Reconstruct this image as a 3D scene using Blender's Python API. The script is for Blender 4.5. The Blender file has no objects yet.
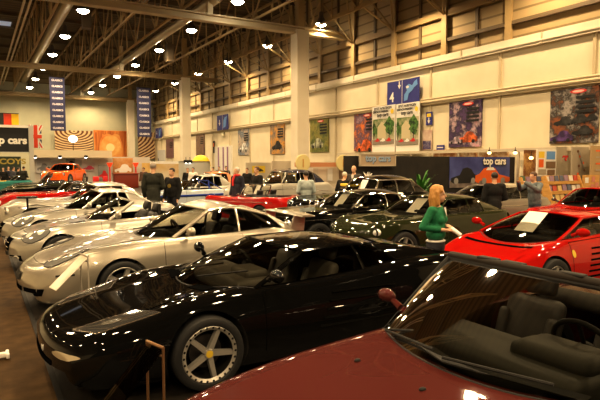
import bpy, bmesh, math, random
from mathutils import Vector, Matrix
from mathutils.bvhtree import BVHTree
random.seed(7)
SC = bpy.context.scene
COL = SC.collection
PI = math.pi
R = math.radians

# ------------------------------------------------------------------ materials
_mats = {}
def principled(name, color, rough=0.5, metal=0.0, coat=0.0, emit=None, estr=0.0, spec=0.5, coat_rough=0.04):
    if name in _mats: return _mats[name]
    m = bpy.data.materials.new(name); m.use_nodes = True
    b = m.node_tree.nodes['Principled BSDF']
    b.inputs['Base Color'].default_value = (*color, 1)
    b.inputs['Roughness'].default_value = rough
    b.inputs['Metallic'].default_value = metal
    b.inputs['Coat Weight'].default_value = coat
    b.inputs['Coat Roughness'].default_value = coat_rough
    b.inputs['Specular IOR Level'].default_value = spec
    if emit:
        b.inputs['Emission Color'].default_value = (*emit, 1)
        b.inputs['Emission Strength'].default_value = estr
    m.diffuse_color = (*color, 1)
    _mats[name] = m
    return m

def noisy(name, c1, c2, scale=8.0, rough=0.7, detail=4.0, metal=0.0, bump=0.0, lo=0.35, hi=0.65, stretch=(1, 1, 1), coat=0.0):
    """procedural two-tone material, noise in object space"""
    if name in _mats: return _mats[name]
    m = principled(name, c1, rough, metal, coat)
    nt = m.node_tree; b = nt.nodes['Principled BSDF']
    tc = nt.nodes.new('ShaderNodeTexCoord'); mp = nt.nodes.new('ShaderNodeMapping')
    mp.inputs['Scale'].default_value = stretch
    nz = nt.nodes.new('ShaderNodeTexNoise'); nz.inputs['Scale'].default_value = scale; nz.inputs['Detail'].default_value = detail
    cr = nt.nodes.new('ShaderNodeValToRGB')
    cr.color_ramp.elements[0].position = lo; cr.color_ramp.elements[0].color = (*c1, 1)
    cr.color_ramp.elements[1].position = hi; cr.color_ramp.elements[1].color = (*c2, 1)
    nt.links.new(tc.outputs['Object'], mp.inputs['Vector']); nt.links.new(mp.outputs['Vector'], nz.inputs['Vector'])
    nt.links.new(nz.outputs['Fac'], cr.inputs['Fac']); nt.links.new(cr.outputs['Color'], b.inputs['Base Color'])
    if bump:
        bp = nt.nodes.new('ShaderNodeBump'); bp.inputs['Strength'].default_value = bump
        nt.links.new(nz.outputs['Fac'], bp.inputs['Height']); nt.links.new(bp.outputs['Normal'], b.inputs['Normal'])
    return m

def multinoise(name, cols, scale=3.0, rough=0.6, stretch=(1, 1, 1), seed=0.0, emit=0.0):
    """many-colour blotchy picture-like print"""
    m = principled(name, cols[0], rough)
    nt = m.node_tree; b = nt.nodes['Principled BSDF']
    tc = nt.nodes.new('ShaderNodeTexCoord'); mp = nt.nodes.new('ShaderNodeMapping')
    mp.inputs['Scale'].default_value = stretch; mp.inputs['Location'].default_value = (seed, seed * .7, seed * 1.3)
    nz = nt.nodes.new('ShaderNodeTexNoise'); nz.inputs['Scale'].default_value = scale; nz.inputs['Detail'].default_value = 9; nz.inputs['Roughness'].default_value = .68
    cr = nt.nodes.new('ShaderNodeValToRGB')
    n = len(cols)
    e = cr.color_ramp.elements
    e[0].position = .28; e[0].color = (*cols[0], 1); e[1].position = .72; e[1].color = (*cols[-1], 1)
    for i in range(1, n - 1):
        x = e.new(.28 + .44 * i / (n - 1)); x.color = (*cols[i], 1)
    nt.links.new(tc.outputs['Object'], mp.inputs['Vector']); nt.links.new(mp.outputs['Vector'], nz.inputs['Vector'])
    nt.links.new(nz.outputs['Fac'], cr.inputs['Fac']); nt.links.new(cr.outputs['Color'], b.inputs['Base Color'])
    return m

def glass(name, tint=(.35, .36, .33), rough=0.02, ior=1.45):
    if name in _mats: return _mats[name]
    m = bpy.data.materials.new(name); m.use_nodes = True
    nt = m.node_tree; nt.nodes.clear()
    out = nt.nodes.new('ShaderNodeOutputMaterial'); mix = nt.nodes.new('ShaderNodeMixShader')
    tr = nt.nodes.new('ShaderNodeBsdfTransparent'); tr.inputs['Color'].default_value = (*tint, 1)
    gl = nt.nodes.new('ShaderNodeBsdfGlossy'); gl.inputs['Roughness'].default_value = rough
    gl.inputs['Color'].default_value = (1, 1, 1, 1)
    fr = nt.nodes.new('ShaderNodeFresnel'); fr.inputs['IOR'].default_value = ior
    nt.links.new(fr.outputs['Fac'], mix.inputs['Fac']); nt.links.new(tr.outputs[0], mix.inputs[1]); nt.links.new(gl.outputs[0], mix.inputs[2])
    nt.links.new(mix.outputs[0], out.inputs['Surface'])
    _mats[name] = m
    return m

BLACK = principled('black_gloss', (.006, .006, .007), .25)
RUBBER = principled('rubber', (.012, .012, .012), .7)
GAP = principled('shut_line_dark', (.004, .004, .004), .9, spec=0)
CHROME = principled('chrome', (.75, .73, .7), .12, 1.0)
ALLOY = principled('alloy', (.58, .56, .51), .32, .6)
TRIM = principled('dark_trim', (.014, .013, .012), .6, spec=.25)
TUB = principled('cabin_dark', (.030, .025, .020), .85)
LEATHER_BLACK = principled('leather_black', (.025, .023, .022), .5)
LEATHER_GREY = principled('leather_grey', (.085, .078, .065), .5)
LEATHER_TAN = principled('leather_tan', (.25, .14, .07), .5)
PAPER = principled('paper', (.85, .83, .78), .7)
LENS = principled('lamp_lens', (.78, .78, .74), .08, .1, 1.0)
LENS_GREY = principled('lamp_lens_grey', (.28, .28, .27), .06, .3, 1.0)
LENS_DARK = principled('lamp_lens_dark', (.05, .05, .05), .06, .0, 1.0)
AMBER = principled('amber_lens', (.8, .35, .05), .15, 0, 1)
REDLENS = principled('red_lens', (.5, .02, .01), .15, 0, 1)
GLASS = glass('car_glass', (.74, .73, .66))
GLASS_DARK = glass('car_glass_dark', (.22, .22, .19))
GLASS_CLEAR = glass('clear_glass', (.82, .82, .78))

# ------------------------------------------------------------------ objects
def tag(o, label=None, cat=None, group=None, kind=None):
    if label: o['label'] = label
    if cat: o['category'] = cat
    if group: o['group'] = group
    if kind: o['kind'] = kind
    return o

def empty(name, loc=(0, 0, 0), rz=0.0):
    o = bpy.data.objects.new(name, None); COL.objects.link(o)
    o.location = loc; o.rotation_euler = (0, 0, rz); o.empty_display_size = .1
    return o

def thing(name, label, cat, loc=(0, 0, 0), rz=0.0, group=None):
    return tag(empty(name, loc, rz), label, cat, group)

def link(name, me, mats, parent=None, angle=35, loc=None):
    if not isinstance(mats, (list, tuple)): mats = [mats]
    if len(me.materials) == 0:
        for m in mats: me.materials.append(m)
    me.polygons.foreach_set('use_smooth', [angle > 0] * len(me.polygons))
    if angle > 0: me.set_sharp_from_angle(angle=R(angle))
    o = bpy.data.objects.new(name, me); COL.objects.link(o)
    if parent: o.parent = parent
    if loc: o.location = loc
    return o

def pyobj(name, v, f, mats, parent=None, angle=35, mi=None, loc=None):
    me = bpy.data.meshes.new(name); me.from_pydata([tuple(p) for p in v], [], f)
    if mi: me.polygons.foreach_set('material_index', mi)
    me.update()
    return link(name, me, mats, parent, angle, loc)

class MB:
    """collects shapes for ONE mesh"""
    def __init__(s): s.v = []; s.f = []; s.mi = []; s.cur = 0
    def add(s, v, f, m=None):
        n = len(s.v); s.v += [Vector(p) for p in v]; s.f += [tuple(i + n for i in q) for q in f]
        s.mi += [s.cur if m is None else m] * len(f); return s
    def box(s, c, d, rot=None, taper=1.0, m=None):
        x, y, z = d[0] / 2, d[1] / 2, d[2] / 2; t = taper
        v = [Vector(p) for p in ((-x, -y, -z), (x, -y, -z), (x, y, -z), (-x, y, -z), (-x * t, -y * t, z), (x * t, -y * t, z), (x * t, y * t, z), (-x * t, y * t, z))]
        if rot is not None: v = [rot @ p for p in v]
        v = [p + Vector(c) for p in v]
        return s.add(v, [(0, 3, 2, 1), (4, 5, 6, 7), (0, 1, 5, 4), (1, 2, 6, 5), (2, 3, 7, 6), (3, 0, 4, 7)], m)
    def rbox(s, c, d, r=.03, rot=None, seg=3, m=None):
        bm = bmesh.new(); bmesh.ops.create_cube(bm, size=1)
        for v in bm.verts: v.co = Vector((v.co.x * d[0], v.co.y * d[1], v.co.z * d[2]))
        bmesh.ops.bevel(bm, geom=bm.edges[:], offset=min(r, min(d) * .49), segments=seg, affect='EDGES', profile=.5)
        bm.verts.index_update()
        v = [(rot @ p.co if rot is not None else p.co) + Vector(c) for p in bm.verts]
        f = [tuple(q.index for q in p.verts) for p in bm.faces]; bm.free()
        return s.add(v, f, m)
    def tube(s, pts, r, seg=8, cap=True, m=None, flat=None):
        pts = [Vector(p) for p in pts]; n = len(pts)
        rr = r if isinstance(r, (list, tuple)) else [r] * n
        v = []; f = []; up = None
        for i, p in enumerate(pts):
            t = (pts[min(i + 1, n - 1)] - pts[max(i - 1, 0)]).normalized()
            if up is None:
                up = Vector((0, 0, 1)) if abs(t.z) < .9 else Vector((1, 0, 0))
            a = t.cross(up); 
            if a.length < 1e-5: a = t.cross(Vector((0, 1, 0)))
            a.normalize(); b = a.cross(t).normalized(); up = b
            for k in range(seg):
                an = 2 * PI * k / seg
                v.append(p + (a * math.cos(an) + b * math.sin(an) * (flat or 1)) * rr[i])
        for i in range(n - 1):
            for k in range(seg):
                k2 = (k + 1) % seg
                f.append((i * seg + k, (i + 1) * seg + k, (i + 1) * seg + k2, i * seg + k2))
        if cap:
            f.append(tuple(range(seg))); f.append(tuple((n - 1) * seg + k for k in reversed(range(seg))))
        return s.add(v, f, m)
    def lathe(s, prof, c=(0, 0, 0), axis='Z', seg=24, m=None, closed=False):
        """prof = [(radius, height)]"""
        v = []; f = []
        for (r_, h) in prof:
            for k in range(seg):
                an = 2 * PI * k / seg; x, y = r_ * math.cos(an), r_ * math.sin(an)
                p = {'Z': (x, y, h), 'Y': (x, h, y), 'X': (h, x, y)}[axis]
                v.append(Vector(p) + Vector(c))
        n = len(prof)
        for i in range(n if closed else n - 1):
            j = (i + 1) % n
            for k in range(seg):
                k2 = (k + 1) % seg
                f.append((i * seg + k, i * seg + k2, j * seg + k2, j * seg + k))
        return s.add(v, f, m)
    def ball(s, c, d, rot=None, seg=14, rings=9, m=None):
        v = []; f = []
        for i in range(rings + 1):
            th = PI * i / rings
            for k in range(seg):
                an = 2 * PI * k / seg
                p = Vector((d[0] * math.sin(th) * math.cos(an), d[1] * math.sin(th) * math.sin(an), d[2] * math.cos(th)))
                v.append((rot @ p if rot is not None else p) + Vector(c))
        for i in range(rings):
            for k in range(seg):
                k2 = (k + 1) % seg
                f.append((i * seg + k, (i + 1) * seg + k, (i + 1) * seg + k2, i * seg + k2))
        return s.add(v, f, m)
    def prism(s, poly, h0, h1, axis='Z', m=None):
        n = len(poly); v = []
        mp = {'Z': lambda a, b, h: (a, b, h), 'Y': lambda a, b, h: (a, h, b), 'X': lambda a, b, h: (h, a, b)}[axis]
        for h in (h0, h1): v += [mp(a, b, h) for a, b in poly]
        f = [tuple(range(n)), tuple(reversed(range(n, 2 * n)))] + [(i, n + i, n + (i + 1) % n, (i + 1) % n) for i in range(n)]
        return s.add(v, f, m)
    def grid(s, rows, m=None):
        n = len(rows[0]); v = [p for r_ in rows for p in r_]
        f = [(i * n + k, i * n + k + 1, (i + 1) * n + k + 1, (i + 1) * n + k) for i in range(len(rows) - 1) for k in range(n - 1)]
        return s.add(v, f, m)
    def mesh(s, name, mats, weld=True):
        me = bpy.data.meshes.new(name)
        me.from_pydata([tuple(p) for p in s.v], [], s.f)
        me.polygons.foreach_set('material_index', s.mi)
        for m in (mats if isinstance(mats, (list, tuple)) else [mats]): me.materials.append(m)
        bm = bmesh.new(); bm.from_mesh(me)
        if weld: bmesh.ops.remove_doubles(bm, verts=bm.verts, dist=2e-5)
        bmesh.ops.recalc_face_normals(bm, faces=bm.faces)
        bm.to_mesh(me); bm.free()
        return me
    def build(s, name, mats, parent=None, angle=35, loc=None, weld=True):
        return link(name, s.mesh(name, mats, weld), mats, parent, angle, loc)

def text(name, body, size, mat, parent=None, loc=(0, 0, 0), rot=(PI / 2, 0, 0), ext=.004, align='CENTER', sx=1.0, bold=0.0):
    cu = bpy.data.curves.new(name, 'FONT'); cu.body = body; cu.size = size; cu.extrude = ext
    cu.align_x = align; cu.align_y = 'CENTER'; cu.offset = bold
    cu.materials.append(mat)
    tmp = bpy.data.objects.new('tmp_t', cu); COL.objects.link(tmp)
    dg = bpy.context.evaluated_depsgraph_get(); dg.update()
    me = bpy.data.meshes.new_from_object(tmp.evaluated_get(dg), depsgraph=dg)
    bpy.data.objects.remove(tmp)
    o = bpy.data.objects.new(name, me); COL.objects.link(o)
    o.location = loc; o.rotation_euler = rot; o.scale = (sx, 1, 1)
    if parent: o.parent = parent
    return o

def dup(o, parent=None):
    c = o.copy(); COL.objects.link(c)
    if parent is not None: c.parent = parent
    for ch in list(o.children): dup(ch, c)
    return c

def boolean(me, cutter_mb, cutmat):
    """me minus cutter; returns new mesh (cut faces take the cutter's material)"""
    a = bpy.data.objects.new('tmp_a', me); COL.objects.link(a)
    cm = cutter_mb.mesh('tmp_c', cutmat); b = bpy.data.objects.new('tmp_b', cm); COL.objects.link(b)
    md = a.modifiers.new('b', 'BOOLEAN'); md.operation = 'DIFFERENCE'; md.solver = 'EXACT'; md.object = b
    try: md.material_mode = 'TRANSFER'
    except Exception: pass
    dg = bpy.context.evaluated_depsgraph_get(); dg.update()
    ev = a.evaluated_get(dg)
    res = bpy.data.meshes.new_from_object(ev, preserve_all_data_layers=True, depsgraph=dg)
    bpy.data.objects.remove(a); bpy.data.objects.remove(b); bpy.data.meshes.remove(cm)
    return res

def remesh(mb, name, voxel, mat, parent=None, smooth=4, matfn=None):
    """fuse overlapping closed shapes into ONE continuous surface"""
    me = mb.mesh(name, mat, weld=False)
    a = bpy.data.objects.new('tmp_r', me); COL.objects.link(a)
    md = a.modifiers.new('r', 'REMESH'); md.mode = 'VOXEL'; md.voxel_size = voxel
    sm = a.modifiers.new('s', 'SMOOTH'); sm.iterations = smooth; sm.factor = .5
    dg = bpy.context.evaluated_depsgraph_get(); dg.update()
    res = bpy.data.meshes.new_from_object(a.evaluated_get(dg), depsgraph=dg)
    bpy.data.objects.remove(a)
    res.materials.clear()
    return link(name, res, mat, parent, 60)

def pchip(xs, ys):
    n = len(xs); h = [xs[i + 1] - xs[i] for i in range(n - 1)]; d = [(ys[i + 1] - ys[i]) / h[i] for i in range(n - 1)]
    m = [0.0] * n; m[0] = d[0]; m[-1] = d[-1]
    for i in range(1, n - 1):
        if d[i - 1] * d[i] > 0:
            w1 = 2 * h[i] + h[i - 1]; w2 = h[i] + 2 * h[i - 1]
            m[i] = (w1 + w2) / (w1 / d[i - 1] + w2 / d[i])
    def ev(x):
        if x <= xs[0]: return ys[0]
        if x >= xs[-1]: return ys[-1]
        i = 0
        while x > xs[i + 1]: i += 1
        t = (x - xs[i]) / h[i]; t2 = t * t; t3 = t2 * t
        return (2 * t3 - 3 * t2 + 1) * ys[i] + (t3 - 2 * t2 + t) * h[i] * m[i] + (-2 * t3 + 3 * t2) * ys[i + 1] + (t3 - t2) * h[i] * m[i + 1]
    return ev

def catmull(P, t):
    n = len(P); i = min(int(t), n - 2); u = t - i
    p1, p2 = P[i], P[i + 1]
    p0 = P[i - 1] if i > 0 else 2 * p1 - p2
    p3 = P[i + 2] if i + 2 < n else 2 * p2 - p1
    return .5 * ((2 * p1) + (p2 - p0) * u + (2 * p0 - 5 * p1 + 4 * p2 - p3) * u * u + (3 * p1 - p0 - 3 * p2 + p3) * u ** 3)
# ------------------------------------------------------------------ car builder
class Car:
    """local frame: x runs from nose (0) to tail (L), y across, z up"""
    def __init__(s, name, label, cat, loc, L, paint, prof, plan, nose=.18, tail=.10, rz=0.0, flip=False, loctail=False, group=None):
        s.root = thing(name, label, cat, loc, rz, group)
        s.L = L; s.paint = paint
        xs = [p[0] for p in prof]
        s.zt = pchip(xs, [p[1] for p in prof]); s.zs = pchip(xs, [p[2] for p in prof]); s.zb = pchip(xs, [p[3] for p in prof])
        xp = [p[0] for p in plan]
        s.ws = pchip(xp, [p[1] for p in plan]); s.wm = pchip(xp, [p[2] for p in plan]); s.wb = pchip(xp, [p[3] for p in plan])
        s.zm = pchip(xp, [p[4] for p in plan])
        s.W = max(p[2] for p in plan); s.nose = nose; s.tail = tail
        s.panels = []
    def sect(s, x):
        zt, zs, zb, ws, wm, wb, zm = (f(x) for f in (s.zt, s.zs, s.zb, s.ws, s.wm, s.wb, s.zm))
        zm = min(max(zm, zb + .03), zs - .03)
        V = lambda a, b: Vector((a, b))
        return [V(0, zt), V(ws * .52, zt + (zs - zt) * .22), V(ws, zs), V((ws + 2.4 * wm) / 3.4, zs + (zm - zs) * .42), V(wm, zm), V((wm + wb) / 2 + .02, (zm + zb) / 2 - .03), V(wb, zb)]
    def S(s, x, t, side=1):
        """surface point: t 0 centre of the top .. 2 shoulder .. 4 widest .. 6 sill"""
        p = catmull(s.sect(x), t)
        return s.place(x, side * max(p.x, 0), p.y)
    def place(s, x, y, z):
        q = min(abs(y) / s.W, 1) ** 2.6
        f1 = max(0, 1 - x / 1.0) ** 1.5; f2 = max(0, 1 - (s.L - x) / .9) ** 1.5
        return Vector((x + s.nose * q * f1 - s.tail * q * f2, y, z))
    def body(s, wheels, gap_panels=(), ring=None, extra_x=(), n=66, cab_floor=.34, arch=.045, mats=None, cut_more=None):
        L = s.L
        xs = set([0, .012, .03, .06, .1, L - .1, L - .05, L - .02, L - .006, L] + [L * i / n for i in range(1, n)])
        for (_, x0, x1, t0, t1, _m) in gap_panels: xs |= {x0, x1}
        xs = sorted(xs); out = [xs[0]]
        keep = {q for g in gap_panels for q in (g[1], g[2])}
        for x in xs[1:]:
            if x - out[-1] < .006:
                if x in keep: out[-1] = x
                continue
            out.append(x)
        xs = out; rows = [i / 5 for i in range(31)]
        V = []; F = []; MI = []
        idx = {}
        def vid(i, k, side):
            key = (i, k, side if k > 0 else 1)
            if key not in idx:
                idx[key] = len(V); V.append(s.S(xs[i], rows[k], side))
            return idx[key]
        nr = len(rows)
        def ingap(i, k):
            xm = (xs[i] + xs[i + 1]) / 2; tm = (rows[k] + rows[k + 1]) / 2
            return any(g[1] < xm < g[2] and g[3] < tm < g[4] for g in gap_panels)
        for i in range(len(xs) - 1):
            for k in range(nr - 1):
                for side in (1, -1):
                    q = [vid(i, k, side), vid(i + 1, k, side), vid(i + 1, k + 1, side), vid(i, k + 1, side)]
                    if side < 0: q.reverse()
                    q = list(dict.fromkeys(q))
                    if len(q) > 2: F.append(q); MI.append(1 if ingap(i, k) else 0)
            F.append([vid(i, nr - 1, 1), vid(i + 1, nr - 1, 1), vid(i + 1, nr - 1, -1), vid(i, nr - 1, -1)]); MI.append(2)
        M = 12
        for i in (0, len(xs) - 1):
            x = xs[i]; grid = []
            for k in range(nr):
                p = catmull(s.sect(x), rows[k]); y = max(p.x, 0)
                row = []
                for a in range(M + 1):
                    sg = -1 + 2 * a / M
                    if a in (0, M): row.append(vid(i, k, -1 if a == 0 else 1))
                    else: V.append(s.place(x, y * sg, p.y)); row.append(len(V) - 1)
                grid.append(row)
            for k in range(nr - 1):
                for a in range(M):
                    q = [grid[k][a], grid[k][a + 1], grid[k + 1][a + 1], grid[k + 1][a]]
                    if i: q.reverse()
                    F.append(q); MI.append(0)
        mats = mats or [s.paint, GAP, TRIM, TUB]
        me = bpy.data.meshes.new('body'); me.from_pydata([tuple(p) for p in V], [], F)
        me.polygons.foreach_set('material_index', MI)
        for m in mats: me.materials.append(m)
        bm = bmesh.new(); bm.from_mesh(me)
        bmesh.ops.remove_doubles(bm, verts=bm.verts, dist=1e-4)
        bmesh.ops.dissolve_degenerate(bm, edges=bm.edges, dist=1e-5)
        bmesh.ops.recalc_face_normals(bm, faces=bm.faces)
        bm.to_mesh(me); s.bvh = BVHTree.FromBMesh(bm); bm.free()
        # wheel arches
        mb = MB()
        for (wx, rad, wy, tw) in wheels:
            for sd in (1, -1):
                pr = [(0, sd * (wy - tw - .06)), (rad + arch, sd * (wy - tw - .06)), (rad + arch, sd * 1.3), (0, sd * 1.3)]
                sub = MB(); sub.lathe(pr[1:3], axis='Y', seg=40)
                sub.f.append(tuple(range(40))); sub.mi.append(0); sub.f.append(tuple(range(40, 80))); sub.mi.append(0)
                mb.add([p + Vector((wx, 0, rad)) for p in sub.v], sub.f)
        me = boolean(me, mb, TUB)
        if ring:
            c = Vector((sum(p[0] for p in ring) / len(ring), 0))
            poly = [(c.x + (p[0] - c.x) * .975, p[1] * .965) for p in ring]
            mb = MB(); mb.prism(poly, cab_floor, 2.2)
            me = boolean(me, mb, TUB)
        if cut_more:
            for mb, mt in cut_more: me = boolean(me, mb, mt)
        o = link('body', me, mats, s.root, 38)
        s.body_obj = o
        for (nm, x0, x1, t0, t1, mt) in gap_panels:
            s.panel(nm, x0, x1, t0, t1, mt or s.paint)
        return o
    def panel(s, nm, x0, x1, t0, t1, mat, g=.006):
        gt = .03
        both = (t0 > .01)
        nx = max(4, int((x1 - x0) / .07)); nt = max(3, int((t1 - t0) * 5))
        xs = [x0 + g + (x1 - x0 - 2 * g) * i / nx for i in range(nx + 1)]
        if both:
            ts = [t0 + gt + (t1 - t0 - 2 * gt) * k / nt for k in range(nt + 1)]
            for sd in (1, -1):
                rows = [[s.lift(x, t, sd) for t in ts] for x in xs]
                MB().grid(rows).build(nm, mat, s.root)
        else:
            ts = [(t1 - gt) * k / nt for k in range(nt + 1)]
            rows = [[s.lift(x, t, -1) for t in reversed(ts)] + [s.lift(x, t, 1) for t in ts[1:]] for x in xs]
            MB().grid(rows).build(nm, mat, s.root)
    def lift(s, x, t, sd, e=.004):
        p = s.S(x, t, sd); a = s.S(x + .01, t, sd) - s.S(x - .01, t, sd)
        tt = max(t, .02); b = s.S(x, tt + .02, sd) - s.S(x, tt - .02, sd)
        n = a.cross(b) * sd
        if n.length < 1e-9: return p
        n.normalize()
        if n.dot(Vector((0, p.y, p.z - .45))) < 0: n = -n
        return p + n * e
    # --- projections on the body
    def hit(s, a, b, d, e=.004):
        if d == 'top': o, v = Vector((a, b, 3)), Vector((0, 0, -1))
        elif d == 'front': o, v = Vector((-2, a, b)), Vector((1, 0, 0))
        elif d == 'rear': o, v = Vector((s.L + 2, a, b)), Vector((-1, 0, 0))
        elif d == 'left': o, v = Vector((a, 3, b)), Vector((0, -1, 0))
        else: o, v = Vector((a, -3, b)), Vector((0, 1, 0))
        p, n, i, _ = s.bvh.ray_cast(o, v)
        if p is None: return None
        if n.dot(v) > 0: n = -n
        return p + n * e
    def patch(s, nm, quad, d, mat, e=.006, n=8, round_=False, parent=None, both=False):
        """quad: four (a,b) corners projected along d; side views use 'left' (+y) / 'right' (-y)"""
        res = []
        for sd in ((1, -1) if both else (1,)):
            q = [Vector(c) for c in quad]; dd = d
            if sd < 0:
                if d in ('top',): q = [Vector((c.x, -c.y)) for c in q]
                elif d in ('front', 'rear'): q = [Vector((-c.x, c.y)) for c in q]
                else: dd = 'right' if d == 'left' else 'left'
            rows = []
            for i in range(n + 1):
                row = []
                for k in range(n + 1):
                    u, v = i / n, k / n
                    if round_:
                        a, b = 2 * u - 1, 2 * v - 1
                        u, v = .5 + .5 * a * math.sqrt(1 - b * b / 2), .5 + .5 * b * math.sqrt(1 - a * a / 2)
                    p = (q[0] * (1 - u) + q[1] * u) * (1 - v) + (q[3] * (1 - u) + q[2] * u) * v
                    row.append(s.hit(p.x, p.y, dd, e))
                rows.append(row)
            v = []; f = []; ids = {}
            for i, r_ in enumerate(rows):
                for k, p in enumerate(r_):
                    if p is not None: ids[(i, k)] = len(v); v.append(p)
            for i in range(n):
                for k in range(n):
                    c = [(i, k), (i + 1, k), (i + 1, k + 1), (i, k + 1)]
                    if all(j in ids for j in c): f.append([ids[j] for j in c])
            if f: res.append(pyobj(nm, v, f, mat, parent or s.root, 40))
        return res
    def strip(s, nm, pts, d, mat, r=.008, e=.0, both=False, n=14, parent=None):
        for sd in ((1, -1) if both else (1,)):
            dd = d; P = [Vector(p) for p in pts]
            if sd < 0:
                if d == 'top': P = [Vector((c.x, -c.y)) for c in P]
                elif d in ('front', 'rear'): P = [Vector((-c.x, c.y)) for c in P]
                else: dd = 'right' if d == 'left' else 'left'
            o = []
            for i in range(len(P) - 1):
                for k in range(n):
                    p = P[i].lerp(P[i + 1], k / n); h = s.hit(p.x, p.y, dd, e)
                    if h: o.append(h)
            h = s.hit(P[-1].x, P[-1].y, dd, e)
            if h: o.append(h)
            if len(o) > 1: MB().tube(o, r, 6).build(nm, mat, parent or s.root)
    # --- greenhouse
    def ring(s, nodes):
        """nodes: (kind, base(x,y), top(x,y,z)); first and last are on the centre line"""
        s.nodes = nodes; n = len(nodes)
        B = [Vector((b[0], b[1], 0)) for _, b, t in nodes]; T = [Vector(t) for _, b, t in nodes]
        s.segB = []; s.segT = []
        for i in range(n - 1):
            def seg(P, i=i):
                if i == 0:
                    return [Vector((P[0].x + (P[1].x - P[0].x) * u ** 2.2, P[1].y * u, P[0].z + (P[1].z - P[0].z) * u ** 2.2)) for u in [k / 9 for k in range(10)]]
                if i == n - 2:
                    return [Vector((P[n - 1].x + (P[n - 2].x - P[n - 1].x) * u ** 2.2, P[n - 2].y * u, P[n - 1].z + (P[n - 2].z - P[n - 1].z) * u ** 2.2)) for u in [1 - k / 9 for k in range(10)]]
                Q = P[1:n - 1]
                return [catmull(Q, i - 1 + k / 7) for k in range(8)]
            s.segB.append(seg(B)); s.segT.append(seg(T))
        pts = []
        for sg in s.segB: pts += [(p.x, p.y) for p in (sg if not pts else sg[1:])]
        full = pts + [(x, -y) for x, y in reversed(pts[1:-1])]
        return full
    def snap(s, dz=-.008):
        for sg in s.segB:
            for p in sg:
                h = s.hit(p.x, p.y, 'top', 0)
                p.z = (h.z if h else .8) + dz
    def cabin(s, glassmat=None, roofmat=None, pillar=None, pw=.035, roof=True, crown=.03, frame=None, bulge=.02, rearglass=None, open_sides=False, seal=True, roofname='roof', thick=.018, sidemat=None):
        glassmat = glassmat or GLASS; pillar = pillar or s.paint; roofmat = roofmat or s.paint
        s.snap(); n = len(s.nodes); root = s.root
        mir = lambda L_: [Vector((p.x, -p.y, p.z)) for p in L_]
        def pane(nm, B, T, mat, bl):
            rows = []
            for b, t in zip(B, T):
                rows.append([b.lerp(t, v / 5) for v in range(6)])
            ctr = Vector((s.nodes[0][1][0] * .5 + s.nodes[-1][1][0] * .5, 0, .9))
            for i, r_ in enumerate(rows):
                a = B[min(i + 1, len(B) - 1)] - B[max(i - 1, 0)]; nn = a.cross(T[i] - B[i])
                if nn.length > 1e-6:
                    nn.normalize()
                    if nn.dot(B[i] - ctr) < 0: nn = -nn
                    for v in range(6): r_[v] = r_[v] + nn * bl * 4 * (v / 5) * (1 - v / 5)
            return MB().grid(rows).build(nm, mat, root, 60)
        for i in range(n - 1):
            kind = s.nodes[i][0]; B, T = s.segB[i], s.segT[i]
            if kind == 'open': continue
            if i == 0:
                pane('windshield', mir(B[1:])[::-1] + B, mir(T[1:])[::-1] + T, glassmat, .02)
            elif i == n - 2:
                if kind == 'glass': pane('rear_window', B + mir(B[:-1])[::-1], T + mir(T[:-1])[::-1], rearglass or glassmat, .02)
                else: pane('rear_panel', B + mir(B[:-1])[::-1], T + mir(T[:-1])[::-1], roofmat, .01)
            else:
                for m_ in (0, 1):
                    b, t = (B, T) if not m_ else (mir(B), mir(T))
                    if kind == 'glass': pane('side_window', b, t, sidemat or glassmat, bulge)
                    else: pane('roof_pillar', b, t, roofmat, bulge)
        # pillars at each side node
        for i in range(1, n - 1):
            b = s.segB[i][0]; t = s.segT[i][0]
            k0, k1 = s.nodes[i - 1][0], s.nodes[i][0]
            if k0 == 'open' and k1 == 'open': continue
            w = pw * (1.15 if i == 1 else .75)
            for sg in (1, -1):
                out = Vector((0, sg, 0)); P = []
                for v in range(7):
                    q = b.lerp(t, v / 6); q = Vector((q.x, q.y * sg, q.z)) + out * bulge * 4 * (v / 6) * (1 - v / 6) * .8
                    P.append(q)
                MB().tube(P, [w * .62] * 7, 8).build('pillar' if i == 1 else 'window_post', (frame if (frame and i > 1) else pillar), root)
        # header rail over the windscreen
        hdr = mir(s.segT[0][1:])[::-1] + s.segT[0]
        MB().tube(hdr, pw * .5, 8).build('windshield_header', frame if (frame and not roof) else pillar, root)
        if seal:
            MB().tube(mir(s.segB[0][1:])[::-1] + s.segB[0], .013, 6).build('windshield_seal', TRIM, root)
        if roof:
            sideT = []
            for i in range(1, n - 2): sideT += s.segT[i] if not sideT else s.segT[i][1:]
            fr = s.segT[0]; re = s.segT[n - 2]
            fx, fz = fr[0].x - fr[-1].x, fr[0].z - fr[-1].z
            rx, rz_ = re[-1].x - re[0].x, re[-1].z - re[0].z
            m = len(sideT); rows = []
            for i, p in enumerate(sideT):
                u = i / (m - 1); ox = fx * (1 - u) + rx * u; oz = fz * (1 - u) + rz_ * u + crown * math.sin(PI * u)
                row = []
                for k in range(21):
                    q = -1 + k / 10; e = 1 - abs(q) ** 2.2
                    row.append(Vector((p.x + ox * e, p.y * q, p.z + oz * e + .004)))
                rows.append(row)
            mb = MB(); mb.grid(rows)
            o = mb.build(roofname, roofmat, root, 60)
            for sg in (1, -1):
                MB().tube([Vector((p.x, p.y * sg, p.z)) for p in sideT], pw * .55, 8).build('roof_rail', pillar if not frame else frame, root)
            MB().tube(re + mir(re[:-1])[::-1], pw * .45, 8).build('rear_header', pillar, root)
    # --- fittings
    def wheels(s, spec, style='five', sides=(1, -1), rimmat=None):
        rimmat = rimmat or ALLOY
        protos = {}
        for (x, rad, wy, tw) in spec:
            for sd in sides:
                key = (rad, tw)
                if key not in protos:
                    w = wheel_proto(rad, tw, style, rimmat); protos[key] = w
                else: w = dup(protos[key])
                w.parent = s.root; w.location = (x, sd * wy, rad); w.rotation_euler = (0, 0, 0 if sd < 0 else PI)
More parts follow.
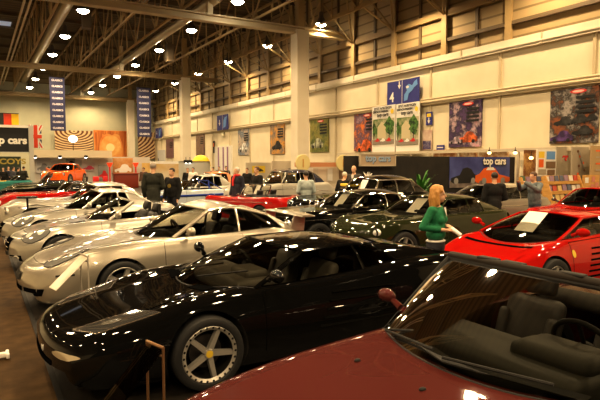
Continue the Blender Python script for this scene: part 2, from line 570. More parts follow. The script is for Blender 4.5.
    def mirrors(s, x, y, z, mat=None, size=1.0, sides=(1, -1), stalk=.1):
        for sd in sides:
            mb = MB(); mb.ball((0, 0, 0), (.06 * size, .105 * size, .062 * size), seg=16, rings=10)
            for v in mb.v:
                if v.x > .03 * size: v.x = .03 * size
            mb.tube([(0, -sd * .08 * size, -.02), (.0, -sd * (stalk + .06), -.06)], [.022, .03], 8)
            o = mb.build('door_mirror', mat or s.paint, s.root, 50, (x, sd * y, z))
            g = MB(); g.ball((.031 * size, 0, 0), (.003, .09 * size, .048 * size)); g.build('mirror_glass', CHROME, o)
    def seat(s, x, y, z=.28, mat=None, back=.62, tilt=18, head=True):
        mb = MB(); ro = Matrix.Rotation(R(tilt), 3, 'Y')
        mb.rbox((x, y, z + .08), (.5, .46, .16), .05)
        mb.rbox(Vector((x + .24, y, z + .12)) + ro @ Vector((0, 0, back / 2)), (.13, .46, back), .06, ro)
        for q in (-1, 1): mb.rbox(Vector((x + .19, y + q * .2, z + .12)) + ro @ Vector((0, 0, back / 2 - .04)), (.12, .08, back * .75), .035, ro)
        if head: mb.rbox(Vector((x + .25, y, z + .14)) + ro @ Vector((0, 0, back + .08)), (.09, .26, .17), .04, ro)
        return mb.build('seat', mat or LEATHER_BLACK, s.root, 50)
    def wheel_steer(s, x, y, z, mat=None, r_=.185, tilt=-25):
        mb = MB(); ro = Matrix.Rotation(R(90 + tilt), 3, 'Y')
        P = [Vector((x, y, z)) + ro @ Vector((r_ * math.cos(a), r_ * math.sin(a), 0)) for a in [2 * PI * k / 28 for k in range(29)]]
        mb.tube(P, .016, 8, cap=False)
        for a in (0, PI, -PI / 2):
            mb.tube([Vector((x, y, z)) + ro @ Vector((r_ * math.cos(a), r_ * math.sin(a), 0)), Vector((x, y, z))], .013, 6)
        mb.ball((x, y, z), (.05, .055, .055))
        mb.tube([(x, y, z), (x - .35, y, z - .12)], .025, 8)
        mb.build('steering_wheel', mat or TRIM, s.root, 50)
    def dash(s, x, w, z, mat=None, d=.42):
        mb = MB(); mb.rbox((x, 0, z - .1), (d, w * 2, .2), .06)
        mb.rbox((x + .06, -w * .5, z + .01), (.26, .42, .12), .05)
        mb.build('dashboard', mat or TRIM, s.root, 50)
    def wipers(s, pairs):
        for (a, b) in pairs:
            P = [s.hit2(p) for p in (a, b)]
            MB().tube(P, .009, 6).build('wiper', TRIM, s.root)
    def hit2(s, p): return Vector(p)
    def price_sheet(s, x, y, z, w=.3, h=.42, tilt=50, yaw=0, label=None):
        """paper laid on the dash behind the glass (a thing of its own)"""
        pass
    def lamp_cluster(s, quad, bulbs):
        """glass-covered headlamp on both fenders, seen from above"""
        for sd in (1, -1):
            q = [(x, sd * y) for x, y in quad]
            o = s.patch('headlamp', q, 'top', LENS_GREY, .008, n=10, round_=True)
            par = o[0] if o else s.root
            P = []
            for k in range(21):
                a = 2 * PI * k / 20; u, v = math.cos(a), math.sin(a)
                r2 = math.sqrt(.5); U, V_ = .5 + .5 * u, .5 + .5 * v
                c0 = Vector(q[0]) * (1 - U) + Vector(q[1]) * U; c1 = Vector(q[3]) * (1 - U) + Vector(q[2]) * U
                p = c0 * (1 - V_) + c1 * V_; P.append((p.x, p.y))
            s.strip('headlamp_rim', P, 'top', TRIM, .006, .006, n=2, parent=par)
            for (x, y, a, b) in bulbs:
                s.patch('headlamp_bulb', [(x - a, sd * (y - b)), (x + a, sd * (y - b)), (x + a, sd * (y + b)), (x - a, sd * (y + b))], 'top', LENS, .014, round_=True, parent=par)
    def plate(s, x, y, z, w=.46, h=.11, mat=None, tilt=0):
        mb = MB(); mb.rbox((x, y, z), (.012, w, h), .004, Matrix.Rotation(R(tilt), 3, 'Y')); mb.build('number_plate', mat or TRIM, s.root)

def wheel_proto(rad, tw, style, rimmat):
    """wheel: outer face towards -y; origin in the middle of the tyre's outer edge"""
    rr = rad * (.70 if style != 'wire' else .66)
    if style in ('big', 'split'): rr = rad * .77
    w = tw
    mb = MB()
    # rim barrel
    prof = [(rr * 1.0, .0), (rr * .97, -.004), (rr * (.86 if style == 'split' else .91), .010), (rr * .88, .05), (rr * .86, w * .9), (rr * .2, w * .92)]
    mb.lathe(prof[:3], axis='Y', seg=40, m=0); mb.lathe(prof[2:], axis='Y', seg=40, m=1)
    nsp = {'five': 5, 'big': 5, 'split': 5, 'wire': 24, 'seven': 7, 'steel': 0}[style]
    for k in range(nsp):
        a = 2 * PI * k / nsp + .3
        ro = Matrix.Rotation(a, 3, 'Y')
        if style == 'wire':
            mb.tube([ro @ Vector((0, .01, rr * .15)), ro @ Vector((0.02, .03, rr * .9))], .004, 4)
        else:
            wi = rr * (.13 if style == 'split' else .19 if nsp == 5 else .14)
            sk = .10 * rr if style == 'split' else 0
            v = [Vector(p) for p in ((-wi * .75, .022, .08 * rr), (wi * .75, .022, .08 * rr), (wi * .55 + sk, .012, .9 * rr), (-wi * .55 + sk, .012, .9 * rr),
                                     (-wi * .9, .06, .08 * rr), (wi * .9, .06, .08 * rr), (wi * .7 + sk, .055, .9 * rr), (-wi * .7 + sk, .055, .9 * rr))]
            mb.add([ro @ p for p in v], [(0, 1, 2, 3), (0, 4, 5, 1), (1, 5, 6, 2), (3, 2, 6, 7), (0, 3, 7, 4)])
    if style == 'steel':
        mb.lathe([(.02, .0), (rr * .45, .012), (rr * .7, .03), (rr * .88, .02)], axis='Y', seg=32)
    mb.lathe([(.001, .012), (rr * .17, .014), (rr * .2, .03), (rr * .2, .06)], axis='Y', seg=20)
    if style == 'split':
        for k in range(26):
            a = 2 * PI * k / 26
            mb.ball((rr * .945 * math.cos(a), -.003, rr * .945 * math.sin(a)), (.011, .007, .011), seg=6, rings=4, m=1)
    root = mb.build('wheel', [rimmat, TRIM], None, 30)
    if style == 'split':
        c = MB(); c.lathe([(.001, .008), (rr * .13, .010), (rr * .14, .02)], axis='Y', seg=16); c.build('hub_cap', principled('yellow_cap', (.7, .5, .05), .3), root)
    t = MB()
    hw = w
    tp = [(rr * .99, .004), (rr * 1.03, -.012), (rad * .9, -.018), (rad * .97, -.006), (rad, .02), (rad, hw - .02), (rad * .97, hw + .0), (rad * .9, hw + .01), (rr * .99, hw)]
    t.lathe(tp, axis='Y', seg=48); t.build('tyre', RUBBER, root, 40)
    d = MB(); d.lathe([(.001, w * .5), (rr * .6, w * .5), (rr * .6, w * .55)], axis='Y', seg=24); d.build('brake_disc', principled('brake_iron', (.12, .11, .1), .4, .8), root)
    return root
# ------------------------------------------------------------------ camera
F_PX = 550.0; CAM_H = 1.95
cam_d = bpy.data.cameras.new('camera'); cam = bpy.data.objects.new('camera', cam_d); COL.objects.link(cam)
cam.location = (0, 0, CAM_H); cam_d.sensor_width = 36; cam_d.lens = F_PX / 600 * 36; cam_d.clip_start = .05; cam_d.clip_end = 300
YAW = math.atan2(323, math.hypot(F_PX, 37)); PITCH = math.atan2(37, F_PX)
cam.rotation_euler = (PI / 2 - PITCH, 0, -YAW)
SC.camera = cam
_fw = Vector((math.sin(YAW) * math.cos(PITCH), math.cos(YAW) * math.cos(PITCH), -math.sin(PITCH)))
_rt = Vector((math.cos(YAW), -math.sin(YAW), 0)); _up = _rt.cross(_fw)
def ray(x, y): return _fw + _rt * ((x - 300) / F_PX) - _up * ((y - 200) / F_PX)
def on_x(x, y, X): d = ray(x, y); return Vector((0, 0, CAM_H)) + d * (X / d.x)
def on_y(x, y, Y): d = ray(x, y); return Vector((0, 0, CAM_H)) + d * (Y / d.y)
def on_z(x, y, z): d = ray(x, y); return Vector((0, 0, CAM_H)) + d * ((z - CAM_H) / d.z)
def at_depth(x, D): d = ray(x, 163); return Vector((0, 0, CAM_H)) + d * D
def in_view(p, m=0):
    v = Vector(p) - Vector((0, 0, CAM_H)); z = v.dot(_fw)
    if z < .2: return False
    x = 300 + F_PX * v.dot(_rt) / z; y = 200 - F_PX * v.dot(_up) / z
    return -m < x < 600 + m and -m < y < 400 + m

# ------------------------------------------------------------------ hall (setting)
W = 20.3; YB = 72.8; XL = -14.0; YF = -14.0; ZR = 13.4
def hz(z): return (z - 1.95) * 1.3 + 1.95
M_WALL = noisy('cream_wall', (.85, .77, .58), (.80, .72, .53), 1.2, .75, 6, bump=.05)
M_WALLUP = principled('upper_cladding', (.30, .215, .10), .7)
nt = M_WALLUP.node_tree; tc = nt.nodes.new('ShaderNodeTexCoord'); wv = nt.nodes.new('ShaderNodeTexWave')
wv.wave_type = 'BANDS'; wv.bands_direction = 'Z'; wv.inputs['Scale'].default_value = .55; wv.inputs['Distortion'].default_value = 0
cr = nt.nodes.new('ShaderNodeValToRGB'); cr.color_ramp.elements[0].position = .02; cr.color_ramp.elements[0].color = (.20, .145, .07, 1)
cr.color_ramp.elements[1].position = .12; cr.color_ramp.elements[1].color = (.40, .30, .16, 1)
nt.links.new(tc.outputs['Object'], wv.inputs['Vector']); nt.links.new(wv.outputs['Fac'], cr.inputs['Fac']); nt.links.new(cr.outputs['Color'], nt.nodes['Principled BSDF'].inputs['Base Color'])
M_BACK = noisy('pale_green_wall', (.60, .58, .42), (.52, .52, .38), .6, .8)
M_STEEL = principled('painted_steel', (.42, .30, .14), .6)
M_STEEL_PALE = principled('pale_painted_steel', (.62, .53, .36), .55)
M_STEEL_DK = principled('dark_steel', (.14, .10, .055), .6)
M_COL = noisy('cream_column', (.80, .74, .60), (.74, .67, .52), .8, .6)
M_DECK = principled('roof_deck', (.16, .10, .04), .8)
nt = M_DECK.node_tree; tc = nt.nodes.new('ShaderNodeTexCoord'); wv = nt.nodes.new('ShaderNodeTexWave')
wv.wave_type = 'BANDS'; wv.bands_direction = 'Y'; wv.inputs['Scale'].default_value = .5
cr = nt.nodes.new('ShaderNodeValToRGB'); cr.color_ramp.elements[0].position = .3; cr.color_ramp.elements[0].color = (.070, .044, .017, 1)
cr.color_ramp.elements[1].position = .55; cr.color_ramp.elements[1].color = (.125, .080, .033, 1)
nt.links.new(tc.outputs['Object'], wv.inputs['Vector']); nt.links.new(wv.outputs['Fac'], cr.inputs['Fac']); nt.links.new(cr.outputs['Color'], nt.nodes['Principled BSDF'].inputs['Base Color'])
M_FLOOR = noisy('stand_floor_dark', (.012, .010, .008), (.024, .019, .014), 3.0, .45, 5)
M_AISLE = noisy('brown_aisle_carpet', (.045, .026, .010), (.075, .043, .017), 5.0, .75, 8, bump=.1)

M_AISLE.node_tree.nodes['Principled BSDF'].inputs['Specular IOR Level'].default_value = .08
M_FLOOR.node_tree.nodes['Principled BSDF'].inputs['Specular IOR Level'].default_value = .25
def struct(name, mb, mat, angle=0):
    o = mb.build(name, mat, None, angle); o['kind'] = 'structure'; return o
mb = MB(); mb.box(((XL + W) / 2, (YF + YB) / 2, -.1), (W - XL, YB - YF, .2)); struct('floor', mb, M_FLOOR)
mb = MB(); mb.box((-2.2, 30, .004), (5.44, 84, .008)); struct('floor_aisle', mb, M_AISLE)
mb = MB(); mb.box((.53, 30, .008), (.05, 84, .016)); struct('trim_1', mb, TRIM)
mb = MB(); mb.box(((XL + W) / 2, (YF + YB) / 2, ZR + .1), (W - XL, YB - YF, .2)); struct('ceiling', mb, M_DECK)
zl0, zl1 = hz(5.72), hz(6.07)
mb = MB(); mb.box((W + .15, (YF + YB) / 2, zl0 / 2), (.3, YB - YF, zl0)); struct('wall_right', mb, M_WALL)
mb = MB(); mb.box((W + .2, (YF + YB) / 2, (zl1 + ZR) / 2), (.2, YB - YF, ZR - zl1)); struct('wall_right_upper', mb, M_WALLUP)
mb = MB(); mb.box((W - .02, (YF + YB) / 2, (zl0 + zl1) / 2), (.3, YB - YF, zl1 - zl0), m=0); mb.box((W - .19, (YF + YB) / 2, zl0 + .14), (.05, YB - YF, .06)); struct('trim_2', mb, M_COL)
mb = MB(); mb.box(((XL + W) / 2, YB + .15, ZR / 2), (W - XL, .3, ZR)); struct('wall_back', mb, M_BACK)
mb = MB(); mb.box((XL - .15, (YF + YB) / 2, ZR / 2), (.3, YB - YF, ZR)); struct('wall_left', mb, M_WALL)
mb = MB(); mb.box(((XL + W) / 2, YB - .1, (hz(9.2) + ZR) / 2), (W - XL, .15, ZR - hz(9.2))); struct('wall_back_upper', mb, M_WALLUP)
# pipes on the right wall
for k, (z, r_) in enumerate(((4.47, .06), (4.36, .09), (4.27, .035))):
    mb = MB(); mb.tube([(W - .14, 5, hz(z)), (W - .14, YB, hz(z))], r_, 8); struct('wall_pipe', mb, M_STEEL_PALE, 35)
# seams of the lower wall and posts of the upper wall
for k in range(17):
    y = (9.67 + 3.35 * k) * 1.3
    if y > YB - .5: break
    mb = MB(); mb.box((W - .03, y, zl0 / 2), (.07, .12, zl0)); struct('trim_wall_seam', mb, M_STEEL_PALE)
    mb = MB(); mb.box((W - .185, y + 2.2, (zl0 + zl1) / 2), (.05, .06, zl1 - zl0)); struct('trim_ledge_joint', mb, M_STEEL_PALE)
for k in range(15):
    y = (12.68 + 2.95 * k) * 1.3
    if y > YB - .5: break
    mb = MB(); mb.box((W - .05, y, (zl1 + ZR) / 2), (.2, .20, ZR - zl1)); mb.box((W - .14, y, (zl1 + ZR) / 2), (.05, .34, ZR - zl1)); struct('wall_post', mb, M_STEEL)
    mb = MB(); mb.box((W + .06, y + 1.9, (zl1 + ZR) / 2), (.1, .16, ZR - zl1)); struct('wall_post', mb, M_STEEL_DK)
for z, d, m_ in ((6.62, .16, M_STEEL_DK), (7.62, .3, M_STEEL), (9.2, .2, M_STEEL)):
    mb = MB(); mb.box((W - .02, (8 + YB) / 2, hz(z)), (.2, YB - 8, d)); struct('wall_girt', mb, m_)
# columns
for k in range(3):
    y = 22.2 * 1.3 + k * 16.3 * 1.3
    mb = MB(); mb.box((16.9, y, hz(8.0) / 2), (.80, .80, hz(8.0))); struct('column', mb, M_COL)
    mb = MB(); mb.box((16.9, y, (hz(8.0) + ZR) / 2), (.42, .42, ZR - hz(8.0))); struct('column_top', mb, M_STEEL)
# main beams across, at the columns
for k in range(3):
    y = 22.2 * 1.3 + k * 16.3 * 1.3
    x1 = 20.2
    mb = MB(); zc = hz(8.0)
    mb.box(((XL + x1) / 2, y, zc + .17), (x1 - XL, .5, .07)); mb.box(((XL + x1) / 2, y, zc - .17), (x1 - XL, .5, .07)); mb.box(((XL + x1) / 2, y, zc), (x1 - XL, .12, .34))
    struct('beam', mb, M_STEEL_PALE if k == 0 else M_STEEL)
    mb = MB(); mb.box((11.2, y, zc + 1.2), (.3, .3, 2.2)); struct('beam_hanger', mb, M_STEEL_PALE)
mb = MB(); mb.tube([(XL, YB - .8, hz(8.15)), (W, YB - .8, hz(8.15))], .2, 10); struct('wall_pipe', mb, M_STEEL_PALE, 35)
# lattice trusses along the hall
ZB_, ZT_ = hz(8.35), ZR - .35
for X in (.2, 3.9, 7.8, 9.9, 14.2, 18.05):
    mb = MB(); y0, y1 = 12.0, YB - .2
    mb.box((X, (y0 + y1) / 2, ZB_), (.12, y1 - y0, .12)); mb.box((X, (y0 + y1) / 2, ZT_), (.14, y1 - y0, .14))
    n = 24; st = (y1 - y0) / n
    for i in range(n):
        a, b = y0 + i * st, y0 + (i + 1) * st
        mb.tube([(X, a, ZB_), (X, a, ZT_)], .045, 5)
        mb.tube([(X, a, ZB_ if i % 2 else ZT_), (X, b, ZT_ if i % 2 else ZB_)], .05, 5)
    struct('ceiling_truss', mb, M_STEEL)
# purlins and wind braces
for k in range(13):
    y = 17 + k * 4.45
    mb = MB(); mb.box(((XL + W) / 2, y, ZR - .12), (W - XL, .16, .24)); struct('ceiling_purlin', mb, M_STEEL_DK)
for k in range(12):
    y = (12.68 + 2.95 * k) * 1.3
    mb = MB(); mb.tube([(W - .2, y, hz(7.6)), (18.05, y + 1.9, ZT_)], .06, 6); mb.tube([(W - .2, y, hz(7.6)), (18.05, y - 1.9, ZT_)], .06, 6); mb.tube([(W - .2, y, hz(7.6)), (18.05, y, ZB_)], .05, 6)
    struct('ceiling_brace', mb, M_STEEL)
# air duct and pipes under the roof
M_DUCT = principled('galvanised_duct', (.55, .47, .33), .4, .6)
mb = MB(); mb.tube([(5.0, 20, hz(9.3)), (5.0, YB - 1, hz(9.3))], .33, 14); struct('ceiling_duct', mb, M_DUCT, 35)
mb = MB(); mb.tube([(11.4, 28, hz(8.75)), (11.4, YB - 1, hz(8.75))], .28, 14); struct('ceiling_duct', mb, M_DUCT, 35)
for x in (2.55, 2.85):
    mb = MB(); mb.tube([(x, 18, hz(8.8)), (x, YB - 1, hz(8.8))], .07, 8); struct('ceiling_pipe', mb, M_STEEL_PALE, 35)
mb = MB(); mb.box((1.6, 52, ZR - .06), (2.4, 1.8, .05)); struct('ceiling_skylight', mb, principled('skylight', (.5, .55, .6), .4, emit=(.55, .62, .75), estr=.35))
for (x, y, z, dy) in ((6.2, 37, hz(8.9), 1.0), (13.0, 42, hz(8.4), 1.0)):
    mb = MB(); mb.box((x, y, z), (.5, .7, 1.3)); struct('ceiling_heater', mb, M_STEEL_DK)

# ------------------------------------------------------------------ hall lights
WARM = (1.0, .73, .41)
M_BULB = principled('lamp_glow', (1, .9, .7), .4, emit=(1.0, .86, .62), estr=60.0)
M_SHADE = principled('lamp_shade_metal', (.12, .10, .08), .5, .3)
ZL = hz(8.5)
def light_at(p, energy, rad=.22):
    d = bpy.data.lights.new('hall_spot', 'SPOT'); d.energy = energy; d.color = WARM; d.spot_size = R(160); d.spot_blend = .6; d.shadow_soft_size = rad
    o = bpy.data.objects.new('hall_spot', d); COL.objects.link(o); o.location = p
ordn = ['first', 'second', 'third', 'fourth', 'fifth', 'sixth', 'seventh', 'eighth', 'ninth', 'tenth', 'eleventh']
lamp0 = None
E_L = 1380
for X, y0, nm in ((5.33, 25.2, 'left'), (12.0, 26.2, 'middle'), (18.25, 22.0, 'right')):
    cnt = 0
    for k in range(-7, 8):
        y = (y0 + 5.5 * k) * 1.3
        if y > YB - 2 or y < YF + 1: continue
        p = (X, y, ZL)
        light_at((X, y, ZL - .40), E_L)
        if not in_view(p, 3): continue
        if lamp0 is None:
            lamp0 = thing('ceiling_light', 'x', 'light', p); lamp0.scale = (1.12, 1.12, 1.1)
            mb = MB(); mb.lathe([(.07, .55), (.12, .5), (.13, .25), (.16, .2), (.30, -.08), (.33, -.12), (.30, -.12), (.14, .17), (.001, .17)], seg=20); mb.build('lamp_shade', M_SHADE, lamp0)
            mb = MB(); mb.ball((0, 0, -.09), (.29, .29, .17), seg=20); mb.build('bulb', M_BULB, lamp0)
            mb = MB(); mb.tube([(0, 0, .5), (0, 0, 2.3)], .018, 6); mb.build('hanging_rod', M_STEEL_DK, lamp0)
            o = lamp0
        else: o = dup(lamp0)
        o.location = p
        tag(o, 'glowing high-bay hall light in the %s row, %s from the near end' % (nm, ordn[cnt]), 'light', 'hanging hall lights')
        cnt += 1
for X in (-1.4, -8.0):
    for k in range(-6, 8):
        y = (25 + 5.5 * k) * 1.3
        if YF + 1 < y < YB - 2: light_at((X, y, ZL - .40), E_L)

w = bpy.data.worlds.new('world'); SC.world = w; w.use_nodes = True
w.node_tree.nodes['Background'].inputs['Color'].default_value = (.9, .62, .34, 1)
w.node_tree.nodes['Background'].inputs['Strength'].default_value = .03
SC.view_settings.view_transform = 'Standard'
SC.view_settings.look = 'None'
SC.view_settings.exposure = 0.12
SC.view_settings.gamma = 0.88
SC.cycles.max_bounces = 6; SC.cycles.diffuse_bounces = 3; SC.cycles.glossy_bounces = 4; SC.cycles.transparent_max_bounces = 12
SC.cycles.use_denoising = True
SC.cycles.sample_clamp_indirect = 4
SC.cycles.caustics_reflective = False; SC.cycles.caustics_refractive = False
# ------------------------------------------------------------------ cars
def paint(name, c, metal=0.0, rough=.35, coat=1.0):
    return principled(name, c, rough, metal, coat, coat_rough=.03, spec=0.0 if metal < .3 else .5)
P_BLACK = paint('paint_black', (.004, .0038, .0035), 0, .4)
P_SILVER = paint('paint_silver', (.40, .365, .30), .6, .30)
P_SILVER2 = paint('paint_silver_pale', (.44, .42, .37), .55, .30)
P_MAROON = paint('paint_maroon', (.080, .016, .013), .15, .4)
P_RED = paint('paint_red', (.40, .008, .005), 0, .4)
P_GREEN = paint('paint_green', (.020, .024, .008), .1, .4)
P_GREY = paint('paint_grey', (.26, .235, .20), .4, .35)
P_WHITE = paint('paint_white', (.75, .72, .64), 0, .35)
P_NAVY = paint('paint_navy', (.012, .018, .05), .1, .35)
P_ORANGE = paint('paint_orange', (.75, .12, .01), 0, .35)
P_DKBLUE = paint('paint_blue', (.03, .06, .3), .0, .35)

def sports_512():
    c = Car('sports_car', 'glossy black wedge-shaped sports car with covered headlamps and bolted silver wheels, beside the maroon convertible', 'car', (.42, 5.3, 0), 4.5, P_BLACK,
        [(0, .46, .44, .30), (.05, .52, .50, .20), (.25, .575, .57, .14), (.7, .66, .665, .13), (1.15, .735, .765, .14), (1.6, .80, .80, .14), (2.1, .83, .81, .14), (2.9, .85, .855, .14), (3.4, .89, .91, .15), (3.9, .92, .925, .18), (4.35, .91, .905, .26), (4.5, .86, .86, .32)],
        [(0, .66, .78, .70, .38), (.3, .76, .88, .80, .42), (1.1, .80, .945, .86, .48), (2.0, .80, .945, .90, .50), (2.7, .82, .965, .92, .50), (3.5, .86, .99, .93, .55), (4.1, .86, .985, .90, .58), (4.5, .80, .93, .84, .60)], nose=.30, tail=.08)
    nodes = [('glass', (1.30, 0), (2.12, 0, 1.13)), ('glass', (1.74, .79), (2.34, .60, 1.075)), ('glass', (2.98, .80), (2.95, .60, 1.09)), ('panel', (3.42, .78), (3.22, .585, 1.075)), ('panel', (4.25, .72), (3.36, .56, 1.065)), ('glass', (3.55, 0), (3.34, 0, 1.10))]
    # last kind entry belongs to the segment that starts there
    ring = c.ring(nodes)
    c.body([(1.24, .32, .955, .24), (3.79, .335, .985, .29)], [('bonnet', .52, 1.22, 0, 1.5, None), ('door', 1.78, 3.02, 2.25, 5.3, None)], ring)
    c.cabin(GLASS, pw=.034, crown=.012, frame=P_BLACK)
    c.wheels([(1.24, .32, .955, .24), (3.79, .335, .985, .29)], 'split')
    c.mirrors(1.86, 1.0, .94, size=1.0)
    for sd in (1, -1):
        q = [(.22, sd * .46), (.72, sd * .50), (.86, sd * .80), (.36, sd * .74)]
        c.patch('headlamp_cover', q, 'top', LENS_DARK, .006)
        P = [Vector((*p, 0)) for p in q + q[:1]]
        c.strip('headlamp_frame', [(p.x, p.y) for p in P], 'top', principled('bronze_trim', (.12, .09, .06), .3, .8), .0045, .003)
        c.patch('headlamp_reflector', [(.40, sd * .56), (.56, sd * .57), (.60, sd * .68), (.45, sd * .67)], 'top', principled('reflector', (.35, .33, .28), .2, .8), .009, round_=True)
    c.patch('indicator', [(-.80, .395), (-.52, .395), (-.52, .45), (-.80, .45)], 'front', principled('clear_lens', (.42, .36, .25), .15, 0, 1), .008, both=True, round_=True)
    c.patch('front_intake', [(-.48, .24), (.48, .24), (.48, .34), (-.48, .34)], 'front', GAP, .008)
    c.patch('bumper_lip', [(-.86, .15), (.86, .15), (.86, .185), (-.86, .185)], 'front', principled('lip_grey', (.05, .045, .04), .4), .014, n=14)
    c.patch('bonnet_vent', [(1.28, .25), (1.40, .25), (1.46, .55), (1.34, .55)], 'top', GAP, .005, both=True)
    for i in range(5):
        z = .40 + i * .075
        c.strip('door_strake', [(2.35 + .04 * i, z), (3.25, z + .01)], 'left', P_BLACK, .014, .004, both=True)
    c.wipers([((1.36, .35, .825), (1.72, -.10, .93)), ((1.42, -.15, .835), (1.78, -.55, .92))])
    c.dash(1.85, .62, .84, LEATHER_GREY); c.seat(2.35, -.38, .2, LEATHER_GREY); c.seat(2.35, .38, .2, LEATHER_GREY); c.wheel_steer(2.2, .38, .80)
    return c
C512 = sports_512()

def coupe_911():
    ws = [(1.22, .318, .905, .22), (3.47, .325, .925, .28)]
    c = Car('sports_coupe', 'champagne-silver rounded coupe with high rear wing, behind the black wedge-shaped sports car', 'car', (.42, 8.35, 0), 4.5, P_SILVER,
        [(0, .40, .38, .28), (.03, .50, .46, .20), (.15, .60, .58, .15), (.4, .665, .70, .14), (.8, .735, .80, .14), (1.2, .80, .845, .15), (1.6, .87, .87, .16), (2.2, .90, .885, .16), (3.0, .92, .91, .16), (3.5, .93, .93, .17), (4.0, .86, .86, .22), (4.35, .72, .72, .30), (4.48, .58, .58, .36), (4.5, .5, .5, .4)],
        [(0, .50, .66, .62, .36), (.15, .60, .76, .72, .38), (.5, .70, .84, .78, .42), (1.1, .745, .895, .82, .50), (1.9, .74, .87, .84, .55), (2.8, .745, .885, .86, .55), (3.45, .78, .925, .86, .55), (4.1, .74, .88, .82, .55), (4.5, .62, .76, .72, .5)], nose=.42, tail=.30)
    nodes = [('glass', (1.62, 0), (2.34, 0, 1.30)), ('glass', (1.96, .70), (2.56, .53, 1.24)), ('glass', (2.98, .735), (2.98, .555, 1.26)), ('panel', (3.78, .68), (3.56, .50, 1.12)), ('glass', (4.16, .48), (3.66, .40, 1.10)), ('glass', (4.24, 0), (3.34, 0, 1.235))]
    ring = c.ring(nodes)
    c.body(ws, [('bonnet', .22, 1.54, 0, 1.62, None), ('door', 1.80, 3.0, 2.2, 5.3, None)], ring)
    c.cabin(GLASS, pw=.045, crown=.02)
    c.wheels(ws, 'big')
    c.mirrors(2.14, .97, .99, size=1.05)
    c.lamp_cluster([(.24, .46), (.74, .52), (.90, .76), (.34, .74)], [(.46, .58, .07, .06), (.66, .65, .08, .06)])
    c.patch('front_intake', [(-.36, .27), (.36, .27), (.36, .34), (-.36, .34)], 'front', GAP, .006)
    c.patch('side_intake', [(.41, .25), (.70, .25), (.72, .34), (.41, .34)], 'front', GAP, .006, both=True)
    c.patch('bumper_splitter', [(-.72, .15), (.72, .15), (.72, .185), (-.72, .185)], 'front', P_SILVER, .03, n=14)
    c.patch('number_plate', [(-.26, .40), (.26, .40), (.26, .50), (-.26, .50)], 'front', TRIM, .014)
    c.strip('side_marker', [(.40, .50), (.62, .51)], 'right', TRIM, .014, .0, both=False)
    c.wipers([((1.68, .45, .91), (1.78, -.15, 1.0)), ((1.72, -.05, .91), (1.94, -.55, .98))])
    c.dash(2.04, .60, .88); c.seat(2.58, -.36, .25); c.seat(2.58, .36, .25); c.wheel_steer(2.36, .36, .86)
    mb = MB()
    prof = [(.0, .0), (.05, .022), (.18, .03), (.34, .012), (.34, .0), (.18, -.004)]
    n = 18; rows = []
    for i in range(n + 1):
        y = -.72 + 1.44 * i / n; q = abs(y) / .72; s_ = 1 - .25 * q ** 4
        rows.append([Vector((3.98 + a * s_ + .10 * q ** 2, y, 1.075 + b + .035 * (1 - q * q))) for a, b in prof + prof[:1]])
    mb.grid(rows); mb.f.append(tuple(range(len(prof)))); mb.mi.append(0)
    w = mb.build('rear_wing', P_SILVER, c.root, 50)
    for sd in (1, -1):
        m2 = MB(); m2.prism([(3.95, .80), (4.22, .72), (4.26, 1.09), (4.06, 1.09)], sd * .52 - .02, sd * .52 + .02, 'Y'); m2.build('wing_support', P_SILVER, w)
    return c
C911 = coupe_911()

